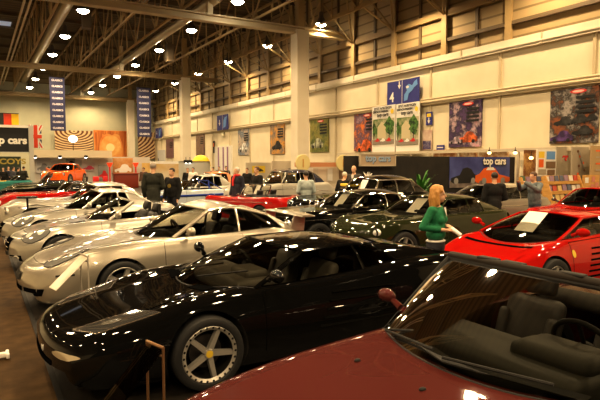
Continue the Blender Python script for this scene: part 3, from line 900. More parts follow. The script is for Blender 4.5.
def roadster_slk(name, label, Y, open_=True, X0=.42, pt=None):
    pt = pt or P_SILVER2
    ws = [(.86, .315, .875, .22), (3.29, .315, .885, .23)]
    c = Car(name, label, 'car', (X0, Y, 0), 4.08, pt,
        [(0, .44, .42, .26), (.03, .54, .50, .18), (.18, .64, .62, .15), (.5, .715, .72, .14), (.9, .775, .80, .14), (1.3, .83, .84, .15), (1.7, .875, .86, .15), (2.4, .88, .885, .15), (3.0, .92, .92, .16), (3.6, .94, .93, .20), (3.95, .90, .89, .28), (4.08, .80, .80, .34)],
        [(0, .40, .58, .60, .40), (.12, .50, .72, .70, .42), (.5, .66, .84, .78, .46), (1.0, .71, .88, .82, .52), (2.0, .70, .865, .84, .55), (3.2, .74, .885, .85, .58), (3.8, .70, .85, .80, .58), (4.08, .58, .74, .74, .58)], nose=.42, tail=.22)
    if open_:
        nodes = [('glass', (1.42, 0), (2.06, 0, 1.245)), ('open', (1.72, .69), (2.20, .56, 1.19)), ('open', (2.5, .72), (2.5, .6, 1.2)), ('open', (2.95, .66), (2.95, .55, 1.1)), ('open', (3.05, 0), (3.05, 0, 1.1))]
    else:
        nodes = [('glass', (1.42, 0), (2.06, 0, 1.285)), ('glass', (1.72, .69), (2.22, .55, 1.225)), ('glass', (2.55, .73), (2.55, .57, 1.24)), ('panel', (2.85, .72), (2.75, .56, 1.225)), ('panel', (3.40, .64), (2.95, .52, 1.19)), ('glass', (3.42, 0), (2.95, 0, 1.245))]
    ring = c.ring(nodes)
    c.body(ws, [('bonnet', .30, 1.34, 0, 1.62, None), ('door', 1.56, 2.62, 2.2, 5.3, None)], ring)
    if open_:
        c.cabin(GLASS, pw=.05, roof=False)
    else: c.cabin(GLASS_DARK, pw=.045, crown=.02)
    c.wheels(ws, 'five')
    c.mirrors(1.84, .97, .98, size=1.05)
    c.lamp_cluster([(.18, .44), (.52, .54), (.78, .80), (.30, .74)], [(.36, .58, .06, .05), (.54, .67, .06, .05)])
    c.patch('bonnet_vent', [(1.06, .26), (1.34, .28), (1.34, .38), (1.10, .34)], 'top', GAP, .005, both=True)
    c.patch('grille', [(-.30, .36), (.30, .36), (.36, .58), (-.36, .58)], 'front', GAP, .006)
    for z in (.42, .50): c.strip('grille_bar', [(-.30, z), (.30, z)], 'front', CHROME, .008, .012)
    mb = MB()
    p0 = c.hit(0, .47, 'front', .03) or Vector((0, 0, .47))
    P = [p0 + Vector((0, .085 * math.cos(a), .085 * math.sin(a))) for a in [2 * PI * k / 20 for k in range(21)]]
    mb.tube(P, .009, 6, cap=False)
    for a in (PI / 2, PI / 2 + 2 * PI / 3, PI / 2 - 2 * PI / 3): mb.tube([p0, p0 + Vector((0, .085 * math.cos(a), .085 * math.sin(a)))], [.014, .004], 6)
    mb.build('star_emblem', CHROME, c.root)
    c.patch('bumper_intake', [(-.66, .2), (-.34, .2), (-.34, .29), (-.64, .30)], 'front', GAP, .006, both=True)
    c.patch('fog_lamp', [(-.62, .22), (-.50, .22), (-.50, .30), (-.62, .30)], 'front', LENS, .010, both=True, round_=True)
    c.patch('number_plate', [(-.26, .235), (.26, .235), (.26, .335), (-.26, .335)], 'front', TRIM, .02)
    c.wipers([((1.46, .4, .90), (1.56, -.15, .97))])
    c.dash(1.78, .58, .87); c.seat(2.22, -.36, .25, tilt=20); c.seat(2.22, .36, .25, tilt=20); c.wheel_steer(2.05, .36, .85)
    if open_:
        for sd in (1, -1):
            mb = MB(); P = [(2.72, sd * .36 - .2, .86), (2.74, sd * .36 - .18, 1.10), (2.74, sd * .36 + .18, 1.10), (2.72, sd * .36 + .2, .86)]
            mb.tube(P, .03, 8); mb.build('roll_hoop', TRIM, c.root)
    return c
SLK1 = roadster_slk('roadster', 'open silver roadster with black seats and roll hoops, behind the champagne coupe', 11.55, True)
SLK2 = roadster_slk('roadster', 'closed silver roadster with hard roof, behind the open silver roadster', 14.5, False, .40)

def maroon_cabrio():
    ws = [(1.0, .31, .885, .22), (3.65, .32, .90, .24)]
    c = Car('convertible_car', 'dark maroon convertible with black windscreen frame and open cabin, nearest car of all', 'car', (.52, 2.205, 0), 4.55, P_MAROON,
        [(0, .44, .42, .28), (.05, .52, .50, .18), (.25, .585, .58, .15), (.7, .655, .665, .14), (1.2, .725, .74, .15), (1.6, .775, .78, .15), (2.0, .83, .81, .15), (2.8, .84, .83, .15), (3.4, .88, .87, .16), (4.0, .90, .89, .2), (4.4, .86, .86, .3), (4.55, .78, .78, .34)],
        [(0, .60, .72, .70, .40), (.25, .70, .82, .76, .43), (.9, .76, .885, .82, .48), (2.0, .75, .885, .86, .52), (3.0, .76, .90, .86, .55), (4.0, .76, .90, .84, .58), (4.55, .68, .82, .78, .58)], nose=.22, tail=.12)
    nodes = [('glass', (1.70, 0), (2.36, 0, 1.275)), ('open', (1.93, .835), (2.50, .735, 1.245)), ('open', (3.0, .73), (3.0, .6, 1.2)), ('open', (3.7, .66), (3.6, .55, 1.1)), ('open', (3.8, 0), (3.7, 0, 1.1))]
    ring = c.ring(nodes)
    c.body(ws, [('bonnet', .35, 1.62, 0, 1.7, None), ('door', 1.95, 3.15, 2.2, 5.2, None)], ring)
    c.cabin(glass('car_glass_open', (.45, .45, .40), ior=1.27), pw=.034, roof=False, pillar=TRIM)
    c.wheels(ws, 'five')
    c.mirrors(2.10, .98, .96, size=.85)
    # rubber-padded header with catches
    hdr = [Vector((p.x + .02, p.y, p.z + .02)) for p in [Vector((q.x, -q.y, q.z)) for q in c.segT[0][1:]][::-1] + c.segT[0]]
    mb = MB(); mb.tube(hdr, .036, 10, flat=.75); mb.build('header_pad', principled('header_rubber', (.022, .017, .013), .7, spec=.2), c.root, 50)
    for y in (.30, .10, -.30):
        mb = MB(); mb.rbox((2.41, y, 1.312), (.06, .16, .022), .01); mb.build('roof_catch', TRIM, c.root)
    for sd in (1, -1): c.patch('headlamp_lid', [(.22, sd * .42), (.62, sd * .44), (.64, sd * .66), (.24, sd * .64)], 'top', P_MAROON, .012)
    c.patch('indicator', [(-.72, .38), (-.52, .38), (-.52, .46), (-.72, .46)], 'front', AMBER, .006, both=True)
    for (x, y) in ((1.42, .42), (1.46, -.10), (1.42, -.52)):
        h = c.hit(x, y, 'top', .006); mb = MB(); mb.ball(h, (.022, .016, .012)); mb.build('washer_jet', TRIM, c.root)
    c.strip('bonnet_crease', [(.45, .36), (1.60, .40)], 'top', P_MAROON, .006, -.001, both=True)
    c.wipers([((1.80, .62, .835), (1.74, .12, .865)), ((1.72, .02, .85), (1.86, -.58, .875)), ((1.80, .62, .84), (1.90, .28, .90))])
    mb = MB(); mb.prism([(1.70, .0), (1.78, 0), (1.98, .70), (1.90, .72)], .828, .836); mb.prism([(1.70, .0), (1.90, -.72), (1.98, -.70), (1.78, 0)], .828, .836); mb.build('cowl_vent', TRIM, c.root)
    c.dash(2.18, .62, .86, principled('dash_grey', (.036, .033, .026), .6), d=.5)
    mb = MB(); mb.rbox((2.26, -.36, .88), (.30, .46, .13), .06); mb.build('instrument_hood', principled('dash_grey2', (.05, .046, .038), .6), c.root)
    c.seat(2.62, -.38, .25, principled('seat_dark', (.026, .022, .018), .5)); c.seat(2.62, .38, .25, principled('seat_dark', (.026, .022, .018), .5))
    c.wheel_steer(2.44, -.38, .88, TRIM, .20)
    mb = MB(); mb.tube([(3.55, .70, .86), (3.3, .42, .93), (3.25, 0, .95), (3.3, -.42, .93), (3.55, -.70, .86)], [.05, .07, .07, .07, .05], 10); mb.build('folded_roof', principled('roof_cloth', (.05, .046, .04), .9), c.root, 60)
    return c
CMAR = maroon_cabrio()

def red_348():
    ws = [(1.03, .31, .895, .22), (3.48, .32, .935, .26)]
    c = Car('sports_car', 'bright red mid-engined sports car with straked doors and white sheet on the dashboard', 'car', (5.85, 5.6, 0), 4.25, P_RED,
        [(0, .42, .40, .28), (.04, .50, .48, .18), (.2, .56, .55, .14), (.6, .66, .68, .14), (1.05, .76, .80, .14), (1.4, .82, .83, .14), (2.0, .86, .85, .14), (2.7, .88, .89, .14), (3.3, .92, .94, .15), (3.9, .93, .92, .2), (4.15, .90, .89, .28), (4.25, .84, .84, .34)],
        [(0, .58, .72, .70, .38), (.3, .70, .82, .76, .42), (1.0, .75, .895, .82, .48), (2.0, .74, .89, .86, .5), (3.3, .80, .945, .88, .55), (4.0, .78, .93, .84, .58), (4.25, .72, .86, .8, .58)], nose=.28, tail=.08)
    nodes = [('glass', (1.00, 0), (1.98, 0, 1.165)), ('glass', (1.30, .70), (2.10, .55, 1.105)), ('glass', (2.55, .735), (2.50, .555, 1.12)), ('panel', (2.95, .73), (2.78, .54, 1.10)), ('panel', (3.9, .66), (2.95, .52, 1.08)), ('glass', (3.2, 0), (2.95, 0, 1.12))]
    ring = c.ring(nodes)
    c.body(ws, [('bonnet', .30, .92, 0, 1.5, None), ('door', 1.42, 2.60, 2.25, 5.3, None)], ring)
    c.cabin(GLASS, pw=.038, crown=.012, frame=P_RED)
    c.wheels(ws, 'five')
    c.mirrors(1.50, .96, .97, size=1.0)
    for i in range(6):
        z = .30 + i * .08
        c.strip('door_strake', [(1.75 + .03 * i, z), (2.95, z + .01)], 'left', GAP, .016, .0, both=True)
    for sd in (1, -1): c.patch('headlamp_lid', [(.28, sd * .42), (.62, sd * .44), (.64, sd * .68), (.30, sd * .66)], 'top', P_RED, .010)
    c.patch('cowl_vent', [(.84, -.62), (.84, .62), (.91, .62), (.91, -.62)], 'top', GAP, .006, n=14)
    c.patch('shield_badge', [(1.42, .60), (1.50, .60), (1.50, .71), (1.42, .71)], 'right', principled('yellow_badge', (.7, .5, .05), .3), .006, round_=True)
    c.patch('indicator', [(-.70, .36), (-.50, .36), (-.50, .44), (-.70, .44)], 'front', AMBER, .006, both=True)
    c.dash(1.62, .58, .86); c.seat(2.0, -.36, .22, LEATHER_BLACK); c.seat(2.0, .36, .22, LEATHER_BLACK); c.wheel_steer(1.9, .36, .84)
    return c
C348 = red_348()
# ------------------------------------------------------------------ the older cars further back
def lerpk(a, b, t): return a + (b - a) * t
def classic(name, label, loc, L, pt, W=.85, hood=.90, belt=.95, tailz=.88, H=1.35, cab=(1.55, 1.85, 2.15, 2.45, 2.7, 3.2, 3.7), kind='coupe', rz=0.0,
            roofmat=None, wheel=.33, fw=.85, rw=None, headz=None, heady=None, headr=.09, fender=.05, glassm=None, style='steel', chrome=True, seats=True, plan_nose=.6, crown=.03, pw=.04,
            pillar=None, frame=None, head='round', sides=(1, -1), grille=True, group=None, head_x=.04, topw=.78, notch=False, mirr=True, cabin_mat=None):
    """cab: screen base centre, screen base corner, screen top centre, screen top corner, B post, roof end, rear base"""
    rw = rw or L - .95
    c = Car(name, label, 'car', loc, L, pt,
            [(0, hood * .62, hood * .60, .34), (.04, hood * .78, hood * .76, .24), (.18, hood * .88, hood * .87, .2), (.5, hood * .95, hood * .95 + fender, .19), (cab[0] - .2, hood, hood + fender * .3, .18),
             (cab[1], belt, belt, .18), (cab[4], belt, belt, .18), (cab[6], belt, belt + fender * .4, .18), (L - .45, lerpk(tailz, belt, .4), lerpk(tailz, belt, .3), .22), (L - .1, tailz * .85, tailz * .85, .3), (L, tailz * .66, tailz * .66, .36)],
            [(0, W * plan_nose * .8, W * plan_nose, W * plan_nose * .95, hood * .45), (.18, W * (plan_nose + .08), W * (plan_nose + .24), W * .84, hood * .5), (.8, W * .84, W * .98, W * .92, hood * .55), (cab[1], W * .86, W * .975, W * .94, .55), (rw - .4, W * .86, W * .98, W * .94, .58), (rw + .1, W * .88, W, W * .94, .6), (L - .2, W * .72, W * .85, W * .8, .58), (L, W * .55, W * .66, W * .64, .52)], nose=.22, tail=.2, rz=rz)
    tw = W * .86 * topw
    bw = W * .83
    zc = H - .05
    if kind == 'roadster':
        nodes = [('glass', (cab[0], 0), (cab[2], 0, H)), ('open', (cab[1], bw), (cab[3], bw * .9, H - .03)), ('open', (cab[4], bw), (cab[4], tw, H)), ('open', (cab[6], bw * .9), (cab[6], tw, H)), ('open', (cab[6] + .1, 0), (cab[6] + .1, 0, H))]
    else:
        nodes = [('glass', (cab[0], 0), (cab[2], 0, H - .01)), ('glass', (cab[1], bw), (cab[3], tw, zc - .015)), ('glass', (cab[4], bw * 1.02), (cab[4], tw * 1.03, zc)), ('panel', (cab[5], bw), (cab[5] - .08, tw, zc - .02)), ('glass', (cab[6], bw * .82), (cab[5] + .12, tw * .82, zc - .06)), ('glass', (cab[6] + .12, 0), (cab[5] + .08, 0, H - .03))]
    ring = c.ring(nodes)
    wsp = [(fw, wheel, W * .96, .18), (rw, wheel, W * .975, .18)]
    c.body(wsp, [('bonnet', .32, cab[0] - .1, 0, 1.5, None), ('door', cab[1] + .02, cab[4] + .1, 2.2, 5.2, None)], ring, n=48)
    if kind == 'roadster': c.cabin(glassm or GLASS, pw=.03, roof=False, pillar=CHROME if chrome else TRIM)
    else: c.cabin(glassm or GLASS_DARK, pw=pw, crown=crown, roofmat=roofmat, pillar=pillar or (roofmat or pt), frame=frame)
    c.wheels(wsp, style, sides=sides, rimmat=CHROME if style in ('steel', 'wire') else None)
    headz = headz or hood * .72; heady = heady or W * .66
    if head == 'round':
        for sd in (1, -1):
            p = c.hit(sd * heady, headz, 'front', 0) or Vector((.1, sd * heady, headz))
            mb = MB(); mb.ball(p + Vector((.075, 0, 0)), (.09, headr * .95, headr * .95), seg=18, rings=12); o = mb.build('headlamp', LENS, c.root, 60)
            q = MB(); P = [p + Vector((.015, headr * math.cos(a), headr * math.sin(a))) for a in [2 * PI * k / 22 for k in range(23)]]
            q.tube(P, .016, 6, cap=False); q.build('headlamp_ring', CHROME if chrome else TRIM, o)
    if grille:
        c.patch('grille', [(-W * .34, hood * .40), (W * .34, hood * .40), (W * .30, hood * .66), (-W * .30, hood * .66)], 'front', GAP, .006, round_=True)
        for k in (-2, -1, 0, 1, 2): c.strip('grille_bar', [(k * W * .1, hood * .44), (k * W * .1, hood * .63)], 'front', CHROME, .007, .012, n=4)
    if chrome:
        for z_, nm, d in ((hood * .36, 'front_bumper', 'front'), (tailz * .42, 'rear_bumper', 'rear')):
            c.strip(nm, [(-W * .74, z_), (W * .74, z_)], d, CHROME, .035, .05, n=18)
        c.strip('waist_strip', [(.5, hood * .80), (L * .5, belt * .82), (L - .5, tailz * .82)], 'right', CHROME, .009, .003)
    for sd in (1, -1):
        c.patch('tail_lamp', [(sd * W * .5, tailz * .55), (sd * W * .66, tailz * .55), (sd * W * .66, tailz * .68), (sd * W * .5, tailz * .68)], 'rear', REDLENS, .01, round_=True)
    if mirr: c.mirrors(cab[1] + .12, W + .06, belt + .08, mat=CHROME if chrome else pt, size=.7)
    if seats:
        m_ = cabin_mat or LEATHER_BLACK
        for y in (-.34, .34): c.seat(cab[4] - .45, y * W / .85, .28, m_, back=.55)
        c.dash(cab[1] + .12, W * .66, belt + .0, d=.3); c.wheel_steer(cab[1] + .38, .34, belt + .0)
    return c

# first row, beyond the roadsters
CSC = classic('classic_coupe', 'pale silver vintage coupe with long bonnet and rounded cabin, before the red open car', (.45, 17.75, 0), 4.5, P_SILVER2, W=.89, hood=.86, belt=.93, H=1.32, cab=(1.95, 2.2, 2.45, 2.65, 3.0, 3.4, 3.95), fender=.06, topw=.76, style='steel', heady=.60, headr=.10, crown=.04, cabin_mat=principled('red_leather', (.35, .03, .02), .5), glassm=GLASS)
CSC.strip('wheel_brow', [(.50, .74), (.95, .80), (1.40, .72)], 'right', P_SILVER2, .022, .006)
CRL = classic('open_car', 'long red open car between pale silver coupe and dark open cars', (.40, 21.1, 0), 4.6, P_RED, W=.88, hood=.90, belt=.95, H=1.28, cab=(1.95, 2.2, 2.3, 2.45, 2.9, 3.2, 3.5), kind='roadster', fender=.05)
for i, (y, p_, nm, lb) in enumerate(((24.3, P_BLACK, 'open_car', 'black open car right behind the long red open car'), (27.4, P_GREEN, 'open_car', 'dark green open car, second behind the long red one'),
                                     (30.5, paint('paint_dark_grey', (.05, .05, .045)), 'open_car', 'dark grey open car, third behind the long red one'))):
    classic(nm, lb, (.45 + .35 * i, y, 0), 4.3, p_, W=.85, hood=.95, belt=1.0, H=1.48, cab=(1.5, 1.7, 1.95, 2.1, 2.6, 3.0, 3.4), kind='roadster', fender=.03, sides=(-1,), seats=True)
classic('classic_car', 'teal car with a yellow stripe along its bonnet, under the booth sign', (-.2, 32.9, 0), 3.2, paint('paint_teal', (.05, .22, .2)), W=.8, hood=.98, belt=1.02, H=1.30, cab=(1.6, 1.8, 2.0, 2.15, 2.3, 2.5, 2.7), kind='roadster', sides=(-1,), seats=False, mirr=False).strip('yellow_stripe', [(.1, .0), (1.5, .0)], 'top', principled('yellow_stripe', (.8, .5, .03), .4), .05, .0)
# orange coupe on a plinth
tg = thing('display_plinth', 'low grey plinth under the orange coupe', 'plinth', (4.75, 37.45, 0), R(62))
mb = MB(); mb.rbox((0, 0, .30), (4.6, 2.4, .6), .03); mb.build('plinth_block', principled('plinth_grey', (.45, .42, .36), .6), tg)
COR = classic('sports_coupe', 'orange rounded sports coupe raised on a plinth', (3.75, 35.6, .6), 4.2, P_ORANGE, rz=R(62), W=.86, hood=.84, belt=.90, tailz=.74, H=1.30, cab=(1.35, 1.6, 1.95, 2.12, 2.6, 3.0, 3.6), fender=.08, heady=.62, headz=.68, headr=.10, grille=False, chrome=False, style='five', sides=(-1,), notch=False, glassm=GLASS)
# second row, left part
P_BW = paint('paint_ice_blue', (.55, .62, .70))
CBR = classic('open_car', 'small ice-blue open car with bright blue windscreen frame and roll bar', (5.5, 22.1, 0), 3.7, P_BW, W=.80, hood=.80, belt=.86, H=1.24, cab=(1.5, 1.7, 1.85, 1.98, 2.4, 2.8, 3.2), kind='roadster', fender=.04, chrome=False, sides=(-1,))
mb = MB(); P = [(2.75, -.6, .86), (2.72, -.58, 1.22), (2.72, .58, 1.22), (2.75, .6, .86)]; mb.tube(P, .028, 8); mb.tube([(2.72, -.58, 1.2), (3.3, -.58, .88)], .02, 8); mb.tube([(2.72, .58, 1.2), (3.3, .58, .88)], .02, 8); mb.build('roll_bar', P_DKBLUE, CBR.root)
CBR.strip('blue_stripe', [(.2, .62), (3.6, .66)], 'right', P_DKBLUE, .05, .0)
CFB = classic('fastback_coupe', 'pale silver humpbacked vintage coupe with sloping tail', (6.8, 24.2, 0), 4.0, P_SILVER2, W=.84, hood=.86, belt=.90, tailz=.70, H=1.40, cab=(1.35, 1.55, 1.85, 2.0, 2.45, 2.85, 3.45), fender=.06, heady=.6, headr=.1, grille=False, style='steel', sides=(-1,), crown=.04)
CRE = classic('open_car', 'low red open sports car parked end-on, behind the champagne coupe', (7.05, 18.15, 0), 3.95, P_RED, W=.80, hood=.84, belt=.88, tailz=.92, H=1.24, cab=(1.85, 2.05, 2.12, 2.25, 2.6, 2.95, 3.2), kind='roadster', rz=R(-69), fender=.08, wheel=.32, style='wire')
CNV = classic('classic_saloon', 'large silver saloon with navy roof and chrome windows', (8.4, 20.0, 0), 4.9, paint('paint_light_silver', (.50, .48, .42), .15), W=.92, hood=1.08, belt=1.13, tailz=.95, H=1.62, cab=(1.75, 2.0, 2.1, 2.3, 2.9, 3.6, 4.2), fender=.03, roofmat=P_NAVY, pillar=CHROME, topw=.82, crown=.06, sides=(-1,), glassm=GLASS)
CBK = classic('classic_saloon', 'black vintage saloon with rounded roof and round chrome headlamp, in front of dark booth', (7.35, 12.9, 0), 4.7, P_BLACK, W=.90, hood=1.04, belt=1.10, tailz=.98, H=1.53, cab=(1.95, 2.15, 2.25, 2.42, 3.0, 3.65, 4.3), fender=.02, topw=.80, crown=.06, frame=CHROME, pillar=CHROME, headz=.80, heady=.68, headr=.12, glassm=GLASS)
CBC = classic('classic_coupe', 'black vintage coupe with chrome windows and white sheet, between green coupe and black saloon', (5.45, 10.75, 0), 4.5, P_BLACK, W=.86, hood=.90, belt=.92, tailz=.85, H=1.28, cab=(1.50, 1.75, 2.05, 2.22, 2.8, 3.3, 4.0), fender=.03, topw=.78, frame=CHROME, pillar=CHROME, pw=.028, headz=.66, glassm=GLASS)
CGR = classic('classic_coupe', 'dark green sleek coupe with white sheet behind its windscreen, behind woman in green', (6.0, 8.65, 0), 4.5, P_GREEN, W=.88, hood=.86, belt=.92, tailz=.80, H=1.26, cab=(1.45, 1.72, 2.05, 2.22, 2.75, 3.2, 3.95), fender=.05, topw=.76, frame=P_GREEN, pw=.030, headz=.66, heady=.66, headr=.08, style='five', rz=R(2), grille=True, chrome=False, glassm=GLASS)
CGY = classic('grand_tourer', 'grey low car behind the two men, in front of the banner', (10.15, 11.0, 0), 4.8, P_GREY, W=.90, hood=.88, belt=.94, tailz=.9, H=1.32, cab=(1.6, 1.9, 2.35, 2.5, 3.1, 3.8, 4.3), fender=.02, topw=.80, pw=.035, glassm=GLASS, frame=CHROME, style='five', head='none')
CRR = classic('sports_coupe', 'red car with bright windscreen at far right, beyond the straked red sports car', (10.9, 7.9, 0), 4.6, P_RED, W=.88, hood=.88, belt=.94, tailz=.9, H=1.34, cab=(1.45, 1.7, 2.0, 2.2, 2.8, 3.3, 3.9), fender=.04, topw=.78, pw=.035, glassm=GLASS, style='five')
CDK = classic('classic_car', 'black open car among the crowd, near the far wall opening', (10.5, 30.3, 0), 4.4, P_BLACK, W=.85, hood=.98, belt=1.02, H=1.5, cab=(1.5, 1.7, 1.95, 2.1, 2.6, 3.0, 3.4), kind='roadster', sides=(-1,), seats=False)
COF = classic('classic_coupe', 'pale orange coupe far off behind the humpbacked silver one', (8.2, 26.7, 0), 4.0, paint('paint_apricot', (.7, .32, .16)), W=.82, hood=.92, belt=.98, H=1.48, cab=(1.35, 1.55, 1.85, 2.0, 2.45, 2.85, 3.35), sides=(-1,), seats=False, mirr=False)

# white price sheets: sheets of their own, lying on the dashboards behind the glass / on stands
def sheet(label, c, x, y, z, w, h, tilt, yaw=0):
    o = thing('price_sheet', label, 'paper', (0, 0, 0), 0, 'white price sheets')
    p = c.root.matrix_world @ Vector((x, y, z)) if False else None
    a = c.root.rotation_euler.z
    q = Matrix.Rotation(a, 3, 'Z') @ Vector((x, y, z)) + Vector(c.root.location)
    mb = MB(); ro = Matrix.Rotation(R(yaw), 3, 'Z') @ Matrix.Rotation(R(tilt), 3, 'Y')
    mb.box((0, 0, 0), (h, w, .004), ro)
    o.location = q
    mb.build('paper', PAPER, o, 0)
sheet('white sheet inside windscreen of the straked red sports car', C348, 1.62, -.02, 1.035, .34, .46, -38)
sheet('white sheet inside windscreen of the dark green coupe', CGR, 1.92, -.05, 1.07, .32, .44, -42)
sheet('white sheet inside windscreen of the black vintage coupe', CBC, 1.98, -.05, 1.10, .30, .44, -48)
sheet('white sheet inside windscreen of the black vintage saloon', CBK, 2.10, -.30, 1.30, .28, .40, -58)
sheet('white sheet against windscreen of the low red open car', CRE, 2.05, .10, 1.02, .30, .44, -62)
# headrest / clutter-free floor stands with a sloping sheet
def sign_stand(label, loc, rz, mat, frame, H=.9, w=.30, post=2):
    t = thing('sign_stand', label, 'sign stand', loc, rz)
    for sd in (-1, 1):
        mb = MB(); mb.tube([(0, sd * w * .5, .0), (0, sd * w * .5, H)], .009, 6); mb.tube([(-.12, sd * w * .5, .012), (.12, sd * w * .5, .012)], .010, 6); mb.build('stand_leg', frame, t)
    mb = MB(); ro = Matrix.Rotation(R(-42), 3, 'Y')
    mb.box((-.17, 0, H - .17), (.50, w, .008), ro); mb.build('sloping_plate', mat, t, 0)
    mb = MB(); mb.tube([(0, -w * .52, H), (0, w * .52, H)], .010, 6); mb.tube([(0, -w * .52, H - .06), (0, w * .52, H - .06)], .007, 6); mb.build('top_bar', frame, t)
    return t
FR = principled('bronze_frame', (.35, .2, .1), .4, .7)
sign_stand('bronze-framed clear sign stand with sloping plate, by the maroon bonnet and black nose', (.985, 3.60, 0), R(16), glass('stand_acrylic', (.62, .58, .5)), FR, .74, .20)
sign_stand('clear sign stand with white sloping sheet, before the nose of the champagne coupe', (1.02, 6.62, 0), R(12), noisy('stand_sheet', (.8, .76, .68), (.62, .55, .45), 4), principled('clear_stand', (.4, .37, .32), .2), .90, .22)
t = thing('sign_stand', 'black round-topped post beside front wheel of pale silver vintage coupe', 'sign stand', (1.10, 15.95, 0))
mb = MB(); mb.lathe([(.001, 1.08), (.24, 1.08), (.25, 1.06), (.24, 1.035), (.001, 1.035)], seg=24); mb.build('top_plate', BLACK, t)
mb = MB(); mb.tube([(0, 0, .02), (0, 0, 1.04)], .025, 8); mb.lathe([(.001, .03), (.16, .025), (.17, 0)], seg=20); mb.build('post', TRIM, t)
# small white block at the carpet's left edge
t = thing('floor_socket', 'small pale bracket on the brown aisle carpet', 'bracket', on_z(2, 358, .02))
mb = MB(); mb.rbox((0, 0, .03), (.12, .05, .05), .01); mb.rbox((.05, .05, .03), (.03, .06, .05), .008); mb.rbox((.05, -.05, .03), (.03, .06, .05), .008); mb.build('bracket_body', PAPER, t)
# ------------------------------------------------------------------ pictures and signs
def flat_car(w, h, y=0.0):
    """side outline of a car, as a polygon in a w x h box (0,0 centre)"""
    P = [(-.5, .1), (-.49, .34), (-.30, .46), (-.18, .52), (-.06, .92), (.10, 1.0), (.26, .90), (.38, .58), (.49, .48), (.5, .12), (.40, .0), (.36, .16), (.28, .18), (.22, .0), (-.22, .0), (-.26, .18), (-.34, .18), (-.39, .0)]
    return [(a * w, (b - .5) * h + y) for a, b in P]

def board(name, label, cat, c, u, w, h, mat, parent_group=None, depth=.04, frame=None):
    """upright rectangular board centred at c whose width runs along the horizontal unit vector u; returns (root, add) where add puts a flat shape on its face"""
    u = Vector(u).normalized(); n = Vector((u.y, -u.x, 0))      # face normal
    rz = math.atan2(u.y, u.x)
    t = thing(name, label, cat, c, rz, parent_group)
    mb = MB(); mb.box((0, depth / 2, 0), (w, depth, h)); mb.build('panel', mat, t, 0)
    lay = [0]
    def add(nm, poly, m):
        lay[0] += 1; y = -.004 * lay[0] - .003
        v = [(a, y, b) for a, b in poly]
        return pyobj(nm, v, [tuple(range(len(v)))], m, t, 0)
    def rect(nm, x, z, ww, hh, m): return add(nm, [(x - ww / 2, z - hh / 2), (x + ww / 2, z - hh / 2), (x + ww / 2, z + hh / 2), (x - ww / 2, z + hh / 2)], m)
    def oval(nm, x, z, ww, hh, m): return add(nm, [(x + ww / 2 * math.cos(2 * PI * k / 24), z + hh / 2 * math.sin(2 * PI * k / 24)) for k in range(24)], m)
    def write(nm, s_, x, z, size, m, **kw):
        lay[0] += 1
        return text(nm, s_, size, m, t, (x, -.004 * lay[0] - .006, z), (PI / 2, 0, 0), .002, **kw)
    t_ = t
    class A: pass
    a = A(); a.t = t_; a.add = add; a.rect = rect; a.oval = oval; a.write = write; a.w = w; a.h = h
    if frame:
        mb = MB()
        for x in (-w / 2, w / 2): mb.box((x, .02, 0), (.05, .08, h + .05))
        for z in (-h / 2, h / 2): mb.box((0, .02, z), (w, .08, .05))
        mb.build('frame', frame, t, 0)
    return a
INK = principled('ink_black', (.012, .012, .014), .6)
INK_W = principled('ink_white', (.85, .83, .78), .6)
INK_RED = principled('ink_red', (.62, .03, .03), .55)
INK_ORANGE = principled('ink_orange', (.75, .14, .02), .55)
INK_BLUE = principled('ink_blue', (.035, .04, .26), .5)
INK_LBLUE = principled('ink_light_blue', (.16, .36, .75), .5)
INK_YEL = principled('ink_yellow', (.85, .62, .05), .5)
INK_GREEN = principled('ink_green', (.04, .13, .02), .6)
WX = W - .10
def wall_box(px):
    """pixel box (left top right bottom) -> centre, width, height on the right wall"""
    x0, y0, x1, y1 = px
    a = on_x(x0, (y0 + y1) / 2, WX).y; b = on_x(x1, (y0 + y1) / 2, WX).y
    xm = (x0 + x1) / 2
    zt = on_x(xm, y0, WX).z; zb = on_x(xm, y1, WX).z
    return Vector((WX, (a + b) / 2, (zt + zb) / 2)), a - b, zt - zb
DOWN = (0, -1, 0)       # boards on the right wall run towards -Y, facing -X
def poster(label, px, cols, seed, carcol=None, badge=True, lines=4):
    c, w, h = wall_box(px)
    b = board('wall_poster', label, 'poster', c, DOWN, w, h, multinoise('poster_print_%d' % seed, cols, 1.7, .55, seed=seed * 3.7), 'show posters on the wall', .08)
    if carcol:
        for (x, z, s_, m_) in carcol:
            bc = m_.diffuse_color[:3]; m_ = noisy(m_.name + '_print', tuple(q * .35 + .004 for q in bc), tuple(min(1, q * 1.3 + .03) for q in bc), 3.0, .55, lo=.42, hi=.62)
            b.add('printed_car', [(p + x * w, q + z * h) for p, q in flat_car(w * s_, w * s_ * .42)], m_)
            for wx in (-.30, .29): b.oval('printed_wheel', (x + wx * s_) * w, z * h - w * s_ * .17, w * s_ * .15, w * s_ * .15, INK)
    if lines:
        for k in range(lines): b.rect('printed_caption', w * .26, h * (.32 - .085 * k), w * .38, h * .05, INK)
    if badge: b.oval('red_badge', w * .12, h * .43, w * .34, h * .08, INK_RED); b.oval('badge_centre', w * .12, h * .43, w * .24, h * .045, principled('badge_pink', (.85, .55, .5), .5))
    return b
B1, B2, B3 = (.02, .018, .02), (.10, .05, .16), (.45, .05, .22)
poster('large wall poster of dark cars in a brown garage, violet car at its foot', (550, 88, 598, 143), [(.05, .02, .01), (.28, .09, .03), (.03, .03, .03), (.40, .36, .34), (.05, .07, .06)], 1,
       [(-.2, -.08, .42, INK), (.12, -.06, .42, INK), (.36, -.05, .3, INK), (-.22, -.36, .5, principled('ink_violet', (.09, .03, .20), .5)), (.22, -.27, .42, INK)])
